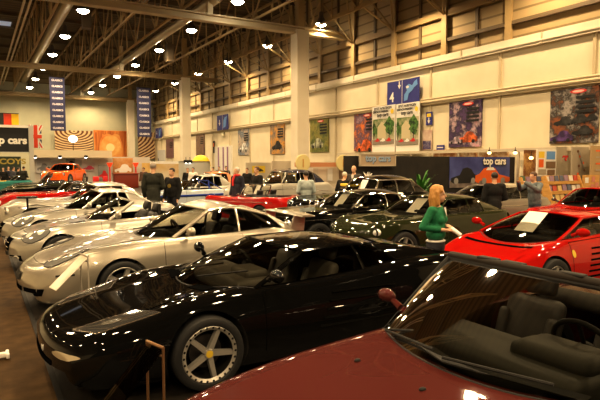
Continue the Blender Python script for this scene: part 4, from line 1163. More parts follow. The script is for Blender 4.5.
poster('dark violet wall poster with a red-and-white little car and magenta corner', (449, 101, 481, 147), [B1, B2, (.03, .02, .06), (.55, .40, .45), B3], 2, [(.1, -.28, .62, INK_ORANGE), (-.28, -.34, .4, principled('ink_lilac', (.5, .4, .5), .5))])
poster('violet and orange wall poster beside the two white garden banners', (354, 113, 376, 151), [(.06, .05, .10), (.35, .22, .28), (.10, .05, .10), (.75, .22, .04), (.60, .05, .02)], 3, [(.0, -.34, .8, INK_ORANGE)])
poster('green and brown wall poster right of the near column', (310, 119, 328, 152), [(.03, .05, .01), (.10, .13, .03), (.30, .28, .06), (.08, .04, .02)], 4, [(-.1, -.22, .7, principled('ink_sage', (.4, .42, .3), .5))])
poster('orange and grey wall poster left of the near column', (270, 124, 284, 154), [(.06, .05, .04), (.7, .35, .06), (.25, .2, .16), (.10, .08, .07)], 5, [(.0, -.2, .7, INK)], badge=False)
poster('pale wall poster with blue-white cars, second left of the near column', (238, 129, 249, 155), [(.35, .25, .2), (.6, .5, .4), (.12, .16, .22), (.5, .55, .6)], 6, [(.0, -.2, .8, INK_W)], badge=False)
poster('narrow brown wall poster, right of the middle column', (196, 134, 204, 156), [(.08, .05, .05), (.25, .16, .10), (.12, .07, .10)], 7, badge=False)
poster('narrow dark wall poster, left of the middle column', (166, 139, 173, 158), [(.08, .05, .06), (.2, .10, .10), (.10, .06, .06)], 8, badge=False)
# two tall white banners with a garden picture
M_GARDEN = multinoise('garden_print', [(.03, .10, .02), (.10, .20, .05), (.55, .5, .35), (.7, .66, .5)], .9, .6, seed=11)
for i, px in enumerate(((375.5, 106, 398.5, 152), (399.5, 103, 423, 153.5))):
    c, w, h = wall_box(px); c.x -= .25
    b = board('hanging_banner', 'tall white banner with garden picture, %s' % ('next to the violet and orange poster' if i == 0 else 'under the blue map sign'), 'banner', c, DOWN, w, h, PAPER, 'white garden banners', .03)
    b.rect('garden_picture', 0, -h * .06, w * .94, h * .56, M_GARDEN)
    b.add('printed_house', [(-w * .25, -h * .2), (w * .12, -h * .2), (w * .12, h * .08), (-w * .06, h * .16), (-w * .25, h * .05)], principled('ink_stone', (.62, .55, .36), .6))
    M_TREE = noisy('tree_print', (.008, .03, .004), (.10, .24, .05), 5.0, .7, lo=.38, hi=.62)
    for (cx, cz, rw, rh) in ((.27, .06, .20, .17), (-.40, .02, .068, .15)):
        b.add('printed_tree', [(max(-.47, min(.47, cx + rw * (1 + .22 * math.sin(5 * a + i) + .12 * math.sin(11 * a)) * math.cos(a))) * w, (cz + rh * (1 + .16 * math.sin(4 * a + 1) + .1 * math.sin(9 * a)) * math.sin(a)) * h) for a in [2 * PI * k / 40 for k in range(40)]], M_TREE)
        b.rect('printed_trunk', cx * w, (cz - rh - .04) * h, w * .03, h * .10, INK)
    b.rect('printed_road', 0, -h * .28, w * .94, h * .10, principled('ink_road', (.30, .26, .22), .6))
    for k, m_ in enumerate((INK_RED, INK_W, INK_RED)): b.add('printed_car', [(p + (-.25 + .25 * k) * w, q - h * .235) for p, q in flat_car(w * .22, w * .10)], m_)
    for k, s_ in enumerate(('JETZT AUSSTEIGEN', 'EINFACH PARKEN', 'top cars')):
        b.write('lettering', s_, (-.10 if k == 1 else 0) * w, h * (.445 - .07 * k), (.088, .082, .15)[k] * w, INK, bold=.006)
    b.oval('yellow_dot', w * .40, h * .36, w * .13, w * .13, INK_YEL)
# blue hall-number sign with map
c, w, h = wall_box((390, 80, 422, 103.5)); c.x -= .2
b = board('hall_sign', 'large blue hall sign with white 4, arrow and light blue map', 'sign', c, DOWN, w, h, INK_BLUE)
b.write('numeral', '4', -w * .34, -h * .2, h * .58, INK_W, bold=.02)
b.add('arrow', [(-w * .10 + p * w * .05, h * .30 + q * h * .16) for p, q in ((-.35, 1), (.35, 1), (.35, 0), (1, 0), (0, -1.1), (-1, 0), (-.35, 0))], INK_W)
b.rect('divider', -.01 * w, 0, w * .015, h, INK_W)
b.add('map', [(w * p, h * q) for p, q in ((.05, -.42), (.16, -.38), (.20, -.12), (.30, -.02), (.36, .10), (.46, .20), (.44, .42), (.36, .34), (.30, .20), (.20, .28), (.10, .20), (.14, .02), (.06, -.15))], INK_LBLUE)
b.oval('map_mark', w * .16, h * .16, w * .09, h * .11, INK_W)
for px, lb in (((219, 115, 230, 130), 'blue picture sign high on the wall, left of the near column'), ((157, 128, 163, 138), 'small blue picture sign high on the wall near its far end')):
    c, w, h = wall_box(px); c.x -= .2
    b = board('hall_sign', lb, 'sign', c, DOWN, w, h, INK_BLUE); b.rect('divider', 0, 0, w * .02, h, INK_W)
    b.add('map', [(w * p, h * q) for p, q in ((.08, -.40), (.30, -.3), (.36, .1), (.44, .40), (.2, .3), (.1, .1))], INK_LBLUE); b.add('arrow', [(-w * .25 + p * w * .08, q * h * .2) for p, q in ((-.35, 1), (.35, 1), (.35, 0), (1, 0), (0, -1.1), (-1, 0), (-.35, 0))], INK_W)
c, w, h = wall_box((426, 112, 432, 125))
b = board('arrow_sign', 'small dark sign with down arrow, right of the white banners', 'sign', c, DOWN, w, h, INK_BLUE); b.rect('sign_stripe', 0, h * .25, w * .7, h * .25, INK_YEL)
b.add('arrow', [(p * w * .25, -h * .15 + q * h * .22) for p, q in ((-.35, 1), (.35, 1), (.35, 0), (1, 0), (0, -1.1), (-1, 0), (-.35, 0))], INK_W)
c, w, h = wall_box((422.5, 130, 431.5, 150))
b = board('wall_picture', 'small pale picture with dark group photo, below the arrow sign', 'picture', c, DOWN, w, h, noisy('photo_pale', (.75, .65, .55), (.5, .3, .25), 1.5)); b.rect('group_photo', 0, -h * .25, w * .9, h * .42, multinoise('photo_group', [(.02, .02, .05), (.10, .08, .2), (.6, .55, .5)], 2.5, seed=3))
c, w, h = wall_box((436.5, 145, 444, 150))
board('door_sign', 'little blue plate low on the wall, left of the violet poster', 'sign', c, DOWN, w, h, INK_BLUE).rect('plate_line', 0, 0, w * .8, h * .2, INK_W)
c, w, h = wall_box((213, 141, 214.5, 153)); board('arrow_sign', 'thin dark sign beside the wall opening', 'sign', c, DOWN, w, h, INK).rect('sign_stripe', 0, .2, w * .6, h * .3, INK_ORANGE)
# opening in the wall hung with white and violet strips
c, w, h = wall_box((215.5, 146, 232, 176))
o = MB(); o.box((0, 0, 0), (.16, w, h)); d = o.build('door_1', PAPER, None, 0, c); d['kind'] = 'structure'
o = MB()
for k in (-.3, -.05, .25): o.box((-.10, k * w, .0), (.03, w * .07, h * .92))
o.build('door_stripe', principled('ink_mauve', (.35, .2, .32), .6), d, 0)
c, w, h = wall_box((158, 150, 165, 166)); o = MB(); o.box((0, 0, 0), (.12, w, h)); d = o.build('door_2', principled('door_grey', (.62, .62, .6), .6), None, 0, c); d['kind'] = 'structure'
o = MB(); o.box((-.08, w * .35, -h * .1), (.05, .12, .3)); o.build('door_handle', TRIM, d, 0)
for px, lb in (((160, 139), 'round wall lamp high left of the middle column'), ((223, 135), 'round wall lamp above the wall opening')):
    t = thing('wall_lamp', lb, 'light', on_x(px[0], px[1], W - .12)); mb = MB(); mb.ball((0, 0, 0), (.18, .26, .26)); mb.build('lamp_globe', principled('globe_cream', (.8, .75, .55), .4), t, 60); mb = MB(); mb.box((.12, 0, .1), (.12, .3, .3)); mb.build('lamp_base', TRIM, t)

# ------------------------------------------------------------------ dark booth in the middle
EX = (1, 0, 0); YBO = 15.7
M_BOOTH = noisy('booth_black', (.012, .010, .008), (.022, .018, .014), 2, .8)
x0 = on_y(345, 160, YBO).x; x1 = W - .45
b = board('booth_wall', 'long black booth wall behind the vintage saloon', 'booth wall', ((x0 + x1) / 2, YBO, 1.1), EX, x1 - x0, 2.2, M_BOOTH, None, .1)
b.rect('paper_note', on_y(523, 165, YBO).x - (x0 + x1) / 2, .75, .22, .16, PAPER)
a0 = on_y(362, 160, YBO - .3).x; a1 = on_y(397, 160, YBO - .3).x; zt = on_y(380, 154, YBO - .3).z; zb = on_y(380, 165.5, YBO - .3).z
b = board('booth_sign', 'grey-beige top cars sign on the black booth wall', 'sign', ((a0 + a1) / 2, YBO - .2, (zt + zb) / 2), EX, a1 - a0, zt - zb, principled('sign_beige', (.42, .33, .24), .6), None, .06, principled('sign_edge', (.5, .42, .32), .5))
b.write('lettering', 'top cars', .015, .035, .34, INK, bold=.012); b.write('lettering', 'top cars', 0, .05, .34, principled('ink_slate', (.30, .40, .55), .4), bold=.012)  # black offset copy behind the slate letters is their shadow, put in as colour
a0 = on_y(450, 170, YBO - .05).x; a1 = on_y(510, 170, YBO - .05).x; zt = on_y(480, 157, YBO).z; zb = on_y(480, 187, YBO).z
w, h = a1 - a0, zt - zb
b = board('booth_banner', 'blue booth banner picturing an orange-red car and a black car', 'banner', ((a0 + a1) / 2, YBO - .03, (zt + zb) / 2), EX, w, h, noisy('banner_blue', (.035, .04, .18), (.10, .13, .40), .8), None, .02)
b.rect('printed_ground', 0, -h * .38, w, h * .24, noisy('banner_ground', (.10, .08, .08), (.3, .25, .22), 2))
b.add('printed_car', [(p - w * .27, q - h * .10) for p, q in flat_car(w * .42, h * .52)], INK)
for x in (-.40, -.13): b.oval('printed_wheel', x * w, -h * .28, h * .2, h * .2, principled('ink_grey', (.3, .3, .3), .5))
b.add('printed_car', [(-p + w * .20, q - h * .10) for p, q in flat_car(w * .60, h * .55)], INK_ORANGE)
b.add('printed_windscreen', [(w * .08, h * .06), (w * .24, h * .06), (w * .20, h * .16), (w * .11, h * .16)], INK_W)
for x in (.05, .37): b.oval('printed_wheel', x * w, -h * .30, h * .22, h * .22, principled('ink_grey', (.3, .3, .3), .5))
b.write('lettering', 'top cars', w * .225, h * .355, h * .34, INK, bold=.04); b.write('lettering', 'top cars', w * .22, h * .36, h * .34, INK_W, bold=.015)
# ornament and plant
t = thing('crown_ornament', 'small pale spiky ornament on a stand behind the saloon roof', 'ornament', at_depth(368, 17.6) * 1.0); t.location.z = 0
mb = MB(); mb.tube([(0, 0, 0), (0, 0, 1.45)], .03, 8); mb.lathe([(.14, 0), (.12, .03), (.02, .04)], seg=16); mb.build('stand_post', TRIM, t)
mb = MB()
for k in range(7): mb.tube([(.02 * math.cos(k), .02 * math.sin(k), 1.44), (.14 * math.cos(k * .9), .14 * math.sin(k * .9), 1.62 + .04 * (k % 2))], [.03, .008], 6)
mb.build('spikes', INK_W, t)
t = thing('potted_plant', 'leafy green plant in a dark pot in front of booth wall', 'plant', at_depth(421, 18.8)); t.location.z = 0; t.scale = (1.25, 1.25, 1.15)
mb = MB(); mb.lathe([(.001, .0), (.2, .0), (.26, .5), (.24, .5), (.22, .45), (.001, .45)], seg=18); mb.build('plant_pot', TRIM, t)
mb = MB(); rnd = random.Random(3)
for k in range(60):
    a = rnd.uniform(0, 2 * PI); l = rnd.uniform(.3, .6); e = rnd.uniform(.4, 1.3); z0 = .45 + rnd.uniform(0, .45)
    d = Vector((math.cos(a) * math.cos(e), math.sin(a) * math.cos(e), math.sin(e))); s_ = Vector((-math.sin(a), math.cos(a), 0)) * .045
    p = Vector((0, 0, z0)); q = p + d * l; r_ = q + d * l * .3 - Vector((0, 0, .10))
    mb.add([p, p + d * l * .5 + s_, q + s_ * .6, r_, q - s_ * .6, p + d * l * .5 - s_], [(0, 1, 5), (1, 2, 4, 5), (2, 3, 4)])
mb.build('leaves', principled('leaf_green', (.06, .22, .03), .5), t, 0)
mb = MB(); mb.tube([(0, 0, .4), (0, 0, .95)], .025, 6); mb.build('stem', INK_GREEN, t)

# ------------------------------------------------------------------ stands along the right wall
M_FASCIA = principled('stand_fascia', (.62, .55, .42), .5)
t = thing('stand_fascia', 'long pale overhead rail of the wall stands, under the posters', 'stand rail', (19.75, 20.5, 2.5)); mb = MB(); mb.box((0, 0, 0), (.12, 17, .14)); mb.build('rail', M_FASCIA, t, 0)
for k in range(6): mb = MB(); mb.box((0, -8.4 + 3.35 * k, -1.25), (.08, .08, 2.5)); mb.build('rail_post', M_FASCIA, t, 0)
YS = 13.2
def wallpanel(label, pxa, pxb, ytop, ybot, mat, Y=YS, name='display_screen', dp=.05, ground=True):
    a, b_ = on_y(pxa, 165, Y).x, on_y(pxb, 165, Y).x; zt, zb = on_y((pxa + pxb) / 2, ytop, Y).z, on_y((pxa + pxb) / 2, ybot, Y).z
    zb = max(zb, .0)
    r_ = board(name, label, 'panel', ((a + b_) / 2, Y, (zt + zb) / 2), EX, b_ - a, zt - zb, mat, None, dp)
    if ground and zb > .02:
        mb = MB(); mb.box((0, dp / 2, -(zt - zb) / 2 - zb / 2), (b_ - a - .02, dp * .9, zb)); mb.build('lower_panel', principled('panel_base', (.30, .26, .2), .6), r_.t, 0)
    return r_
M_PGREY = principled('panel_grey', (.40, .35, .27), .6)
b = wallpanel('grey stand panel with red lettering, above the magazine racks', 556.5, 571, 147, 176, M_PGREY); b.write('lettering', 'er', b.w * .06, b.h * .14, .40, INK_RED, bold=.02)
b = wallpanel('grey stand panel with a slanted chain of small stickers, right of red lettering', 572, 590, 147, 176, M_PGREY, Y=12.3)
for k, (x, z) in enumerate(((-.2, .35), (-.08, .18), (-.14, -.15), (.08, -.05), (.16, -.3), (-.2, -.42))): b.oval('sticker', x * b.w, z * b.h, .13, .10, INK_ORANGE if k % 2 else principled('ink_brown', (.2, .1, .05), .6))
b.add('slanted_line', [(-.17 * b.w, .35 * b.h), (-.13 * b.w, .35 * b.h), (.14 * b.w, -.25 * b.h), (.10 * b.w, -.25 * b.h)], principled('ink_grey', (.3, .3, .3), .5))
b = wallpanel('tan stand panel with faint orange lines at the far right edge', 591, 612, 146, 178, principled('panel_tan', (.42, .30, .16), .6), Y=11.78)
for k in range(4): b.rect('printed_line', 0, b.h * (.35 - .2 * k), b.w * .6, .06, INK_ORANGE if k % 2 == 0 else M_PGREY)
b = wallpanel('white board full of small pictures, left of the red lettering', 537, 556, 149.5, 176, PAPER, Y=13.0)
for k, (x, z, ww, hh, m_) in enumerate(((-.28, .3, .3, .24, INK_YEL), (.2, .28, .45, .3, INK_LBLUE), (-.3, -.02, .25, .3, INK_ORANGE), (.2, -.08, .5, .26, principled('photo_brown', (.22, .14, .08), .6)), (-.25, -.34, .4, .2, M_PGREY), (.22, -.36, .4, .2, principled('photo_brown', (.22, .14, .08), .6)))): b.rect('pinned_picture', x * b.w, z * b.h, ww * b.w, hh * b.h, m_)
b = wallpanel('brown stall back with warm hanging goods, right of booth banner', 524.5, 537.5, 150, 178, multinoise('stall_goods', [(.05, .02, .01), (.25, .10, .03), (.6, .35, .12), (.10, .05, .02)], 2.2, seed=5), Y=14.5)
for (a, b2, lb, sd) in ((462, 480, 'strip of brown and white goods above the booth banner', 6), (483, 511, 'strip of orange goods above the booth wall', 8), (437, 460, 'strip of red goods above the booth wall by the banner', 9)):
    c, w, h = wall_box((a, 149.8, b2, 157)); c.x = 19.95
    board('goods_display', lb, 'display', c, DOWN, w, h, multinoise('stall_goods_%d' % sd, [(.12, .05, .02), (.45, .2, .06), (.75, .6, .4), (.2, .05, .02)], 2.5, seed=sd), None, .12)
for k, (x, y, D) in enumerate(((515, 153, 18.4), (489, 153, 19.3), (531, 158, 17.4))):
    t = thing('stall_lamp', ('warm stall lamp above the right end of booth wall', 'warm stall lamp above the booth banner', 'warm stall lamp left of the picture board')[k], 'light', at_depth(x, D)); t.location.z = CAM_H + (163 - y) / 550 * D
    mb = MB(); mb.ball((0, 0, 0), (.07, .07, .055)); mb.build('bulb', principled('stall_glow', (1, .7, .3), .4, emit=(1, .62, .25), estr=4), t, 60)
    mb = MB(); mb.lathe([(.05, .06), (.03, .10), (.001, .11)], seg=16); mb.tube([(0, 0, .1), (0, 0, .2)], .010, 6); mb.build('lamp_cap', TRIM, t)
# magazine racks
M_PINE = noisy('pine_wood', (.55, .30, .08), (.66, .38, .12), 3, .5, stretch=(1, 1, 8))
mags = [principled('mag_%d' % i, c_, .4) for i, c_ in enumerate(((.55, .5, .45), (.10, .12, .2), (.5, .08, .05), (.2, .2, .18), (.6, .45, .2), (.7, .68, .62), (.08, .15, .1), (.3, .2, .3)))]
def rack(label, pxa, pxb, Y, ytop, ntier, nmag, glabel):
    xa, xb = on_y(pxa, 190, Y).x, on_y(pxb, 190, Y).x; w_ = xb - xa; zt = on_y((pxa + pxb) / 2, ytop, Y).z
    t = thing('magazine_rack', label, 'rack', ((xa + xb) / 2, Y, 0))
    for sd in (-1, 1):
        mb = MB(); mb.prism([(-.30, 0), (.25, 0), (.25, zt), (.15, zt), (-.30, .35)], sd * w_ / 2 - .02, sd * w_ / 2 + .02, 'X'); mb.build('side_panel', M_PINE, t, 0)
    st = (zt - .25) / ntier
    for k in range(ntier):
        z = .28 + st * k; y = -.26 + .36 * k / max(1, ntier - 1)
        mb = MB(); mb.box((0, y + .09, z), (w_ - .04, .20, .025)); mb.build('shelf', M_PINE, t, 0)
        mb = MB(); mb.box((0, y - .01, z + .05), (w_ - .04, .02, .11)); mb.build('shelf_lip', M_PINE, t, 0)
        for j in range(nmag):
            x = -w_ / 2 + (j + .5) * w_ / nmag + random.uniform(-.01, .01); hh = random.uniform(.24, .30)
            o = thing('magazine', glabel, 'magazine', (t.location.x + x, Y + y + .07, z + .02), 0, 'magazines on the ' + ('wide' if nmag > 5 else 'narrow') + ' rack')
            mb = MB(); mb.box((0, .03, hh / 2), (w_ / nmag * .80, .012, hh), Matrix.Rotation(R(-12), 3, 'X')); mb.build('cover', random.choice(mags), o, 0)
    mb = MB(); mb.box((0, .24, zt / 2), (w_, .02, zt)); mb.build('back_board', M_PINE, t, 0)
rack('wide pine magazine rack at the right, behind the red cars', 549.5, 583, 11.5, 175.5, 4, 7, 'glossy magazine standing on the wide pine rack')
rack('narrow pine magazine rack left of the wide one', 525, 546, 12.6, 177, 4, 4, 'glossy magazine standing on the narrow pine rack')
b = wallpanel('tan noticeboard with small papers right of the wide magazine rack', 584, 600, 175, 192, M_PINE, Y=11.6, name='notice_board')
for (x, z) in ((-.3, .2), (.1, .25), (.05, -.2), (.32, -.1)): b.rect('pinned_paper', x * b.w, z * b.h, .22 * b.w, .32 * b.h, PAPER if x < 0 else principled('ink_pale_red', (.6, .25, .2), .6))
# white stand left of the booth, with tan pelmet and round discs
t = thing('stand_pelmet', 'tan and white stand pelmet between near column and booth', 'stand rail', on_y(324, 163, 23.5) + Vector((0, 0, -.08))); w_ = on_y(352, 163, 23.5).x - on_y(296, 163, 23.5).x
mb = MB(); mb.box((0, 0, 0), (w_, .1, .22)); mb.build('pelmet_board', principled('pelmet_tan', (.55, .25, .12), .6), t, 0)
for (px, lb) in ((303, 'round pale yellow disc sign by the near column'), (343, 'round pale yellow disc sign next to the dark booth')):
    o = thing('disc_sign', lb, 'sign', on_y(px, 163, 23.3)); mb = MB(); mb.lathe([(.001, -.02), (.40, -.02), (.42, 0), (.42, .03), (.001, .03)], axis='Y', seg=28); mb.build('disc', principled('disc_cream', (.72, .62, .30), .5), o, 40)
    mb = MB(); mb.tube([(0, -.03, -.2), (0, -.03, .2)], .03, 6); mb.build('disc_emblem', M_PINE, o)
b = wallpanel('white stand back wall under the tan pelmet', 298, 350, 165.5, 190, principled('stand_white', (.66, .58, .46), .6), Y=24.0, dp=.08)
for (x, z, ww, hh, m_) in ((-.30, .2, .16, .4, PAPER), (-.05, .15, .16, .5, principled('panel_cream2', (.72, .62, .5), .6)), (.10, .12, .10, .5, PAPER), (.34, .15, .13, .42, principled('photo_brown', (.22, .14, .08), .6))): b.rect('display_card', x * b.w, z * b.h, ww * b.w, hh * b.h, m_)
t = thing('info_table', 'small table with orange-yellow top by grey-haired man', 'table', at_depth(351, 17.3)); t.location.z = 0
mb = MB(); mb.rbox((0, 0, 1.26), (.55, .4, .09), .02); mb.build('table_top', INK_YEL, t)
for sx in (-.2, .2):
    for sy in (-.14, .14): mb = MB(); mb.tube([(sx, sy, 0), (sx, sy, 1.22)], .02, 6); mb.build('leg', TRIM, t)
# pale partitions right of the middle column
b = wallpanel('pale partition with yellow picture, left of near column', 246, 272, 162.5, 182, principled('partition_pale', (.62, .56, .44), .6), Y=33, dp=.08); b.rect('yellow_picture', -b.w * .02, b.h * .15, b.w * .5, b.h * .36, INK_YEL); b.add('printed_car', [(p - b.w * .02, q + b.h * .12) for p, q in flat_car(b.w * .34, b.h * .16)], INK)
wallpanel('plain white partition touching the near column', 272, 292, 161, 182, principled('stand_white', (.66, .58, .46), .6), Y=32, dp=.08)
t = thing('curved_partition', 'pale grey half-round partition right of the middle column', 'partition', at_depth(194, 33)); t.location.z = 0
mb = MB()
rows = [[Vector((.95 * math.cos(a), .95 * math.sin(a), z)) for a in [PI + PI * k / 18 for k in range(19)]] for z in (0, 2.05)]; mb.grid(rows); mb.build('curved_panel', principled('partition_grey', (.5, .5, .45), .6), t, 60)
mb = MB(); mb.grid([[Vector((r_ * math.cos(a), r_ * math.sin(a), 2.05)) for a in [PI + PI * k / 18 for k in range(19)]] for r_ in (.90, 1.0)]); mb.build('top_edge', PAPER, t, 0)
t = thing('dome_tent', 'bright yellow domed canopy behind half-round partition', 'canopy', at_depth(201, 37)); t.location.z = 0; t.scale = (.62, .62, .98)
mb = MB(); mb.lathe([(1.05, 1.75), (1.0, 2.05), (.75, 2.35), (.4, 2.5), (.001, 2.55)], seg=24); mb.build('canopy_cloth', principled('canopy_yellow', (.85, .60, .03), .5), t, 60)
for k in range(4): mb = MB(); a = PI / 4 + k * PI / 2; mb.tube([(.95 * math.cos(a), .95 * math.sin(a), 0), (.95 * math.cos(a), .95 * math.sin(a), 1.8)], .03, 6); mb.build('tent_pole', TRIM, t)
for (px, lb) in ((186, 'bright stand spotlight left of pale grey half-round partition'), (190, 'bright stand spotlight next to the half-round partition')):
    t = thing('stand_spotlight', lb, 'light', at_depth(px, 32)); t.location.z = 2.0; mb = MB(); mb.ball((0, 0, 0), (.08, .08, .07)); mb.build('bulb', principled('cool_glow', (1, 1, .9), .4, emit=(1, .93, .8), estr=8), t, 60)
    mb = MB(); mb.lathe([(.13, -.05), (.13, .12), (.001, .13)], seg=14); mb.tube([(0, 0, .12), (0, 0, .3)], .015, 6); mb.build('spot_housing', TRIM, t)
b = wallpanel('long tan and white stand wall left of the middle column', 150, 186, 161.5, 180, noisy('stand_tan', (.62, .42, .16), (.72, .64, .5), .7), Y=40, dp=.08); b.rect('fascia_board', 0, b.h * .44, b.w, b.h * .14, PAPER)

# ------------------------------------------------------------------ left: signs, flags, back stands, mural
b = board('booth_sign', 'black overhead top cars sign with white letters at far left', 'sign', (1.45, 34.0, on_y(10, 139.5, 34).z), EX, on_y(29, 140, 34).x * 2 - 2.9, on_y(10, 127.5, 34).z - on_y(10, 153, 34).z, INK, None, .12, principled('stand_alu', (.6, .6, .55), .4, .5))
b.write('lettering', 'top cars', b.w * .5 - .10, -.05, .56, INK_W, align='RIGHT', bold=.025, sx=1.02)
t = thing('booth_post', 'pale grey upright post carrying the black overhead sign', 'post', (on_y(31.5, 150, 34).x, 34, 0)); mb = MB(); h = on_y(31, 126, 34).z; mb.box((0, 0, h / 2), (.22, .22, h)); mb.box((0, 0, .02), (.5, .5, .04)); mb.build('post', principled('post_grey', (.52, .50, .46), .5), t, 0)
mb = MB(); mb.box((-1.6, 0, h - .05), (3.4, .16, .14)); mb.build('top_rail', PAPER, t, 0)
def flag(label, px, Y, cols, vertical=True):
    x0, y0, x1, y1 = px; a, b_ = on_y(x0, y0, Y), on_y(x1, y1, Y); w_, h_ = b_.x - a.x, a.z - b_.z
    t = thing('flag', label, 'flag', ((a.x + b_.x) / 2, Y, (a.z + b_.z) / 2)); return t, w_, h_
def cloth(nm, x0, x1, z0, z1, mat, t, y=0.0, n=6):
    rows = [[Vector((x0 + (x1 - x0) * k / n, y + .05 * math.sin(4.2 * (x0 + (x1 - x0) * k / n)), z)) for k in range(n + 1)] for z in (z0, z1)]
    return MB().grid(rows).build(nm, mat, t, 60)
t, w_, h_ = flag('black, red and gold flag above the black overhead sign', (-12, 112.5, 19, 127), 34.1, None)
for k, m_ in enumerate((principled('flag_black', (.03, .035, .03), .7), principled('flag_red', (.65, .06, .02), .7), principled('flag_gold', (.85, .55, .02), .7))):
    x = -w_ / 2 + [0, .5, .76][k] * w_; x2 = -w_ / 2 + [.5, .76, 1.0][k] * w_; cloth('flag_stripe', x, x2, -h_ / 2, h_ / 2, m_, t)
mb = MB(); mb.tube([(-w_ / 2, 0, h_ / 2), (w_ / 2, 0, h_ / 2)], .02, 6); mb.build('flag_rod', TRIM, t)
t, w_, h_ = flag('union flag hanging upright beside the booth post', (29, 125, 42, 148), 35.0, None)
cloth('flag_field', -w_ / 2, w_ / 2, -h_ / 2, h_ / 2, principled('flag_navy', (.02, .025, .12), .7), t)
def flatp(nm, polys, m_, y):
    mb = MB()
    for p in polys: mb.add([(a, y, c_) for a, c_ in p], [tuple(range(len(p)))])
    return mb.build(nm, m_, t, 0)
FW, FR_ = principled('flag_white', (.75, .72, .66), .7), principled('flag_red', (.65, .06, .02), .7)
def band(x0, z0, x1, z1, wd):
    d = Vector((x1 - x0, z1 - z0)).normalized(); n_ = Vector((-d.y, d.x)) * wd / 2
    return [(x0 + n_.x, z0 + n_.y), (x0 - n_.x, z0 - n_.y), (x1 - n_.x, z1 - n_.y), (x1 + n_.x, z1 + n_.y)]
W2, H2 = w_ / 2, h_ / 2
flatp('white_saltire', [band(-W2, -H2, W2, H2, .2)], FW, -.07); flatp('white_saltire', [band(-W2, H2, W2, -H2, .2)], FW, -.072)
flatp('red_saltire', [band(-W2, -H2, W2, H2, .07)], FR_, -.076); flatp('red_saltire', [band(-W2, H2, W2, -H2, .07)], FR_, -.078)
flatp('white_cross', [[(-.17, -H2), (.17, -H2), (.17, H2), (-.17, H2)]], FW, -.084); flatp('white_cross', [[(-W2, -.17), (W2, -.17), (W2, .17), (-W2, .17)]], FW, -.086)
flatp('red_cross', [[(-.10, -H2), (.10, -H2), (.10, H2), (-.10, H2)]], FR_, -.09); flatp('red_cross', [[(-W2, -.1), (W2, -.1), (W2, .1), (-W2, .1)]], FR_, -.092)
b = wallpanel('dark green stand wall with gold capitals at far left', -14, 21, 156.5, 178, principled('coys_green', (.02, .035, .02), .6), Y=44, dp=.1); b.write('lettering', 'COYS', b.w * .26, b.h * .26, .52, principled('ink_gold', (.36, .29, .06), .5), bold=.02, sx=1.25)
# back row of white stands
YW = 46.0
M_STW = principled('stand_white_back', (.60, .56, .50), .6)
b = wallpanel('white back stand wall hung with car pictures', 33, 112, 156, 186, M_STW, Y=YW, dp=.1)
def onb(px, py): return on_y(px, 165, YW).x - b.t.location.x, on_y(70, py, YW).z - b.t.location.z
def pic(x0, y0, x1, y1, lb, m_, car=None):
    a = on_y((x0 + x1) / 2, (y0 + y1) / 2, YW - .12); w_ = on_y(x1, 165, YW).x - on_y(x0, 165, YW).x; h_ = on_y(x0, y0, YW).z - on_y(x0, y1, YW).z
    q = board('wall_picture', lb, 'picture', a, EX, w_, h_, m_, None, .05)
    if car: q.add('printed_car', flat_car(w_ * .85, h_ * .5, -h_ * .1), car)
pic(36, 158, 50, 173, 'grey photo of a pale vintage car on the white back wall', noisy('photo_grey', (.5, .5, .5), (.62, .6, .58), 1.5), principled('ink_mid', (.25, .25, .26), .5))
pic(66, 158.5, 75, 164.5, 'small dark picture above the orange coupe', noisy('photo_dark', (.2, .24, .22), (.45, .5, .48), 1.5), INK)
pic(82, 162.5, 95, 171, 'picture of a red car on the white back wall', noisy('photo_rose', (.6, .5, .48), (.5, .45, .44), 1), principled('ink_crimson', (.45, .04, .08), .5))
pic(98.5, 165, 108.5, 180, 'grey information board on the white back wall', principled('board_grey', (.33, .33, .31), .6), INK_RED)
t = thing('stand_fascia', 'thick cream overhead fascia of the white back stands', 'stand rail', on_y(72, 154, YW - .6)); w_ = on_y(112, 160, YW).x - on_y(33, 160, YW).x
mb = MB(); mb.box((0, 0, 0), (w_, .9, .55)); mb.build('fascia_board', principled('fascia_cream', (.66, .58, .42), .6), t, 0)
for k, px in enumerate((35, 60, 86)):
    o = thing('stand_spotlight', ('stand spotlight at the left end of cream fascia', 'stand spotlight under the middle of the cream fascia', 'stand spotlight toward the right of the cream fascia')[k], 'light', on_y(px, 157, YW - 1.2))
    mb = MB(); mb.ball((0, 0, 0), (.12, .12, .1)); mb.build('bulb', principled('cool_glow', (1, 1, .9), .4), o, 60); mb = MB(); mb.lathe([(.13, -.04), (.13, .12), (.001, .13)], seg=14); mb.tube([(0, 0, .12), (0, .5, .2)], .015, 6); mb.build('spot_housing', TRIM, o)
b = wallpanel('white stand wall behind red counter', 112, 150, 157, 186, M_STW, Y=YW + .6, dp=.1)
pic(113, 158, 133, 175, 'warm picture of a white car in a barn, above the red counter', multinoise('photo_barn', [(.3, .12, .04), (.6, .3, .1), (.7, .5, .3)], 1.0, seed=4), INK_W)
pic(142, 163, 150, 176, 'amber picture left of the dark-coated man', multinoise('photo_amber', [(.6, .35, .06), (.7, .5, .2), (.4, .2, .05)], 1.0, seed=14))
t = thing('stand_counter', 'dark red counter in front of barn picture', 'counter', on_y(126, 180, YW - 1.6)); t.location.z = 0
mb = MB(); mb.rbox((0, 0, .55), (1.8, .7, 1.1), .03); mb.build('counter_body', principled('counter_red', (.22, .03, .012), .5), t)
mb = MB(); mb.rbox((0, 0, 1.13), (1.95, .85, .07), .02); mb.build('counter_top', principled('counter_top_red', (.35, .08, .04), .35), t)
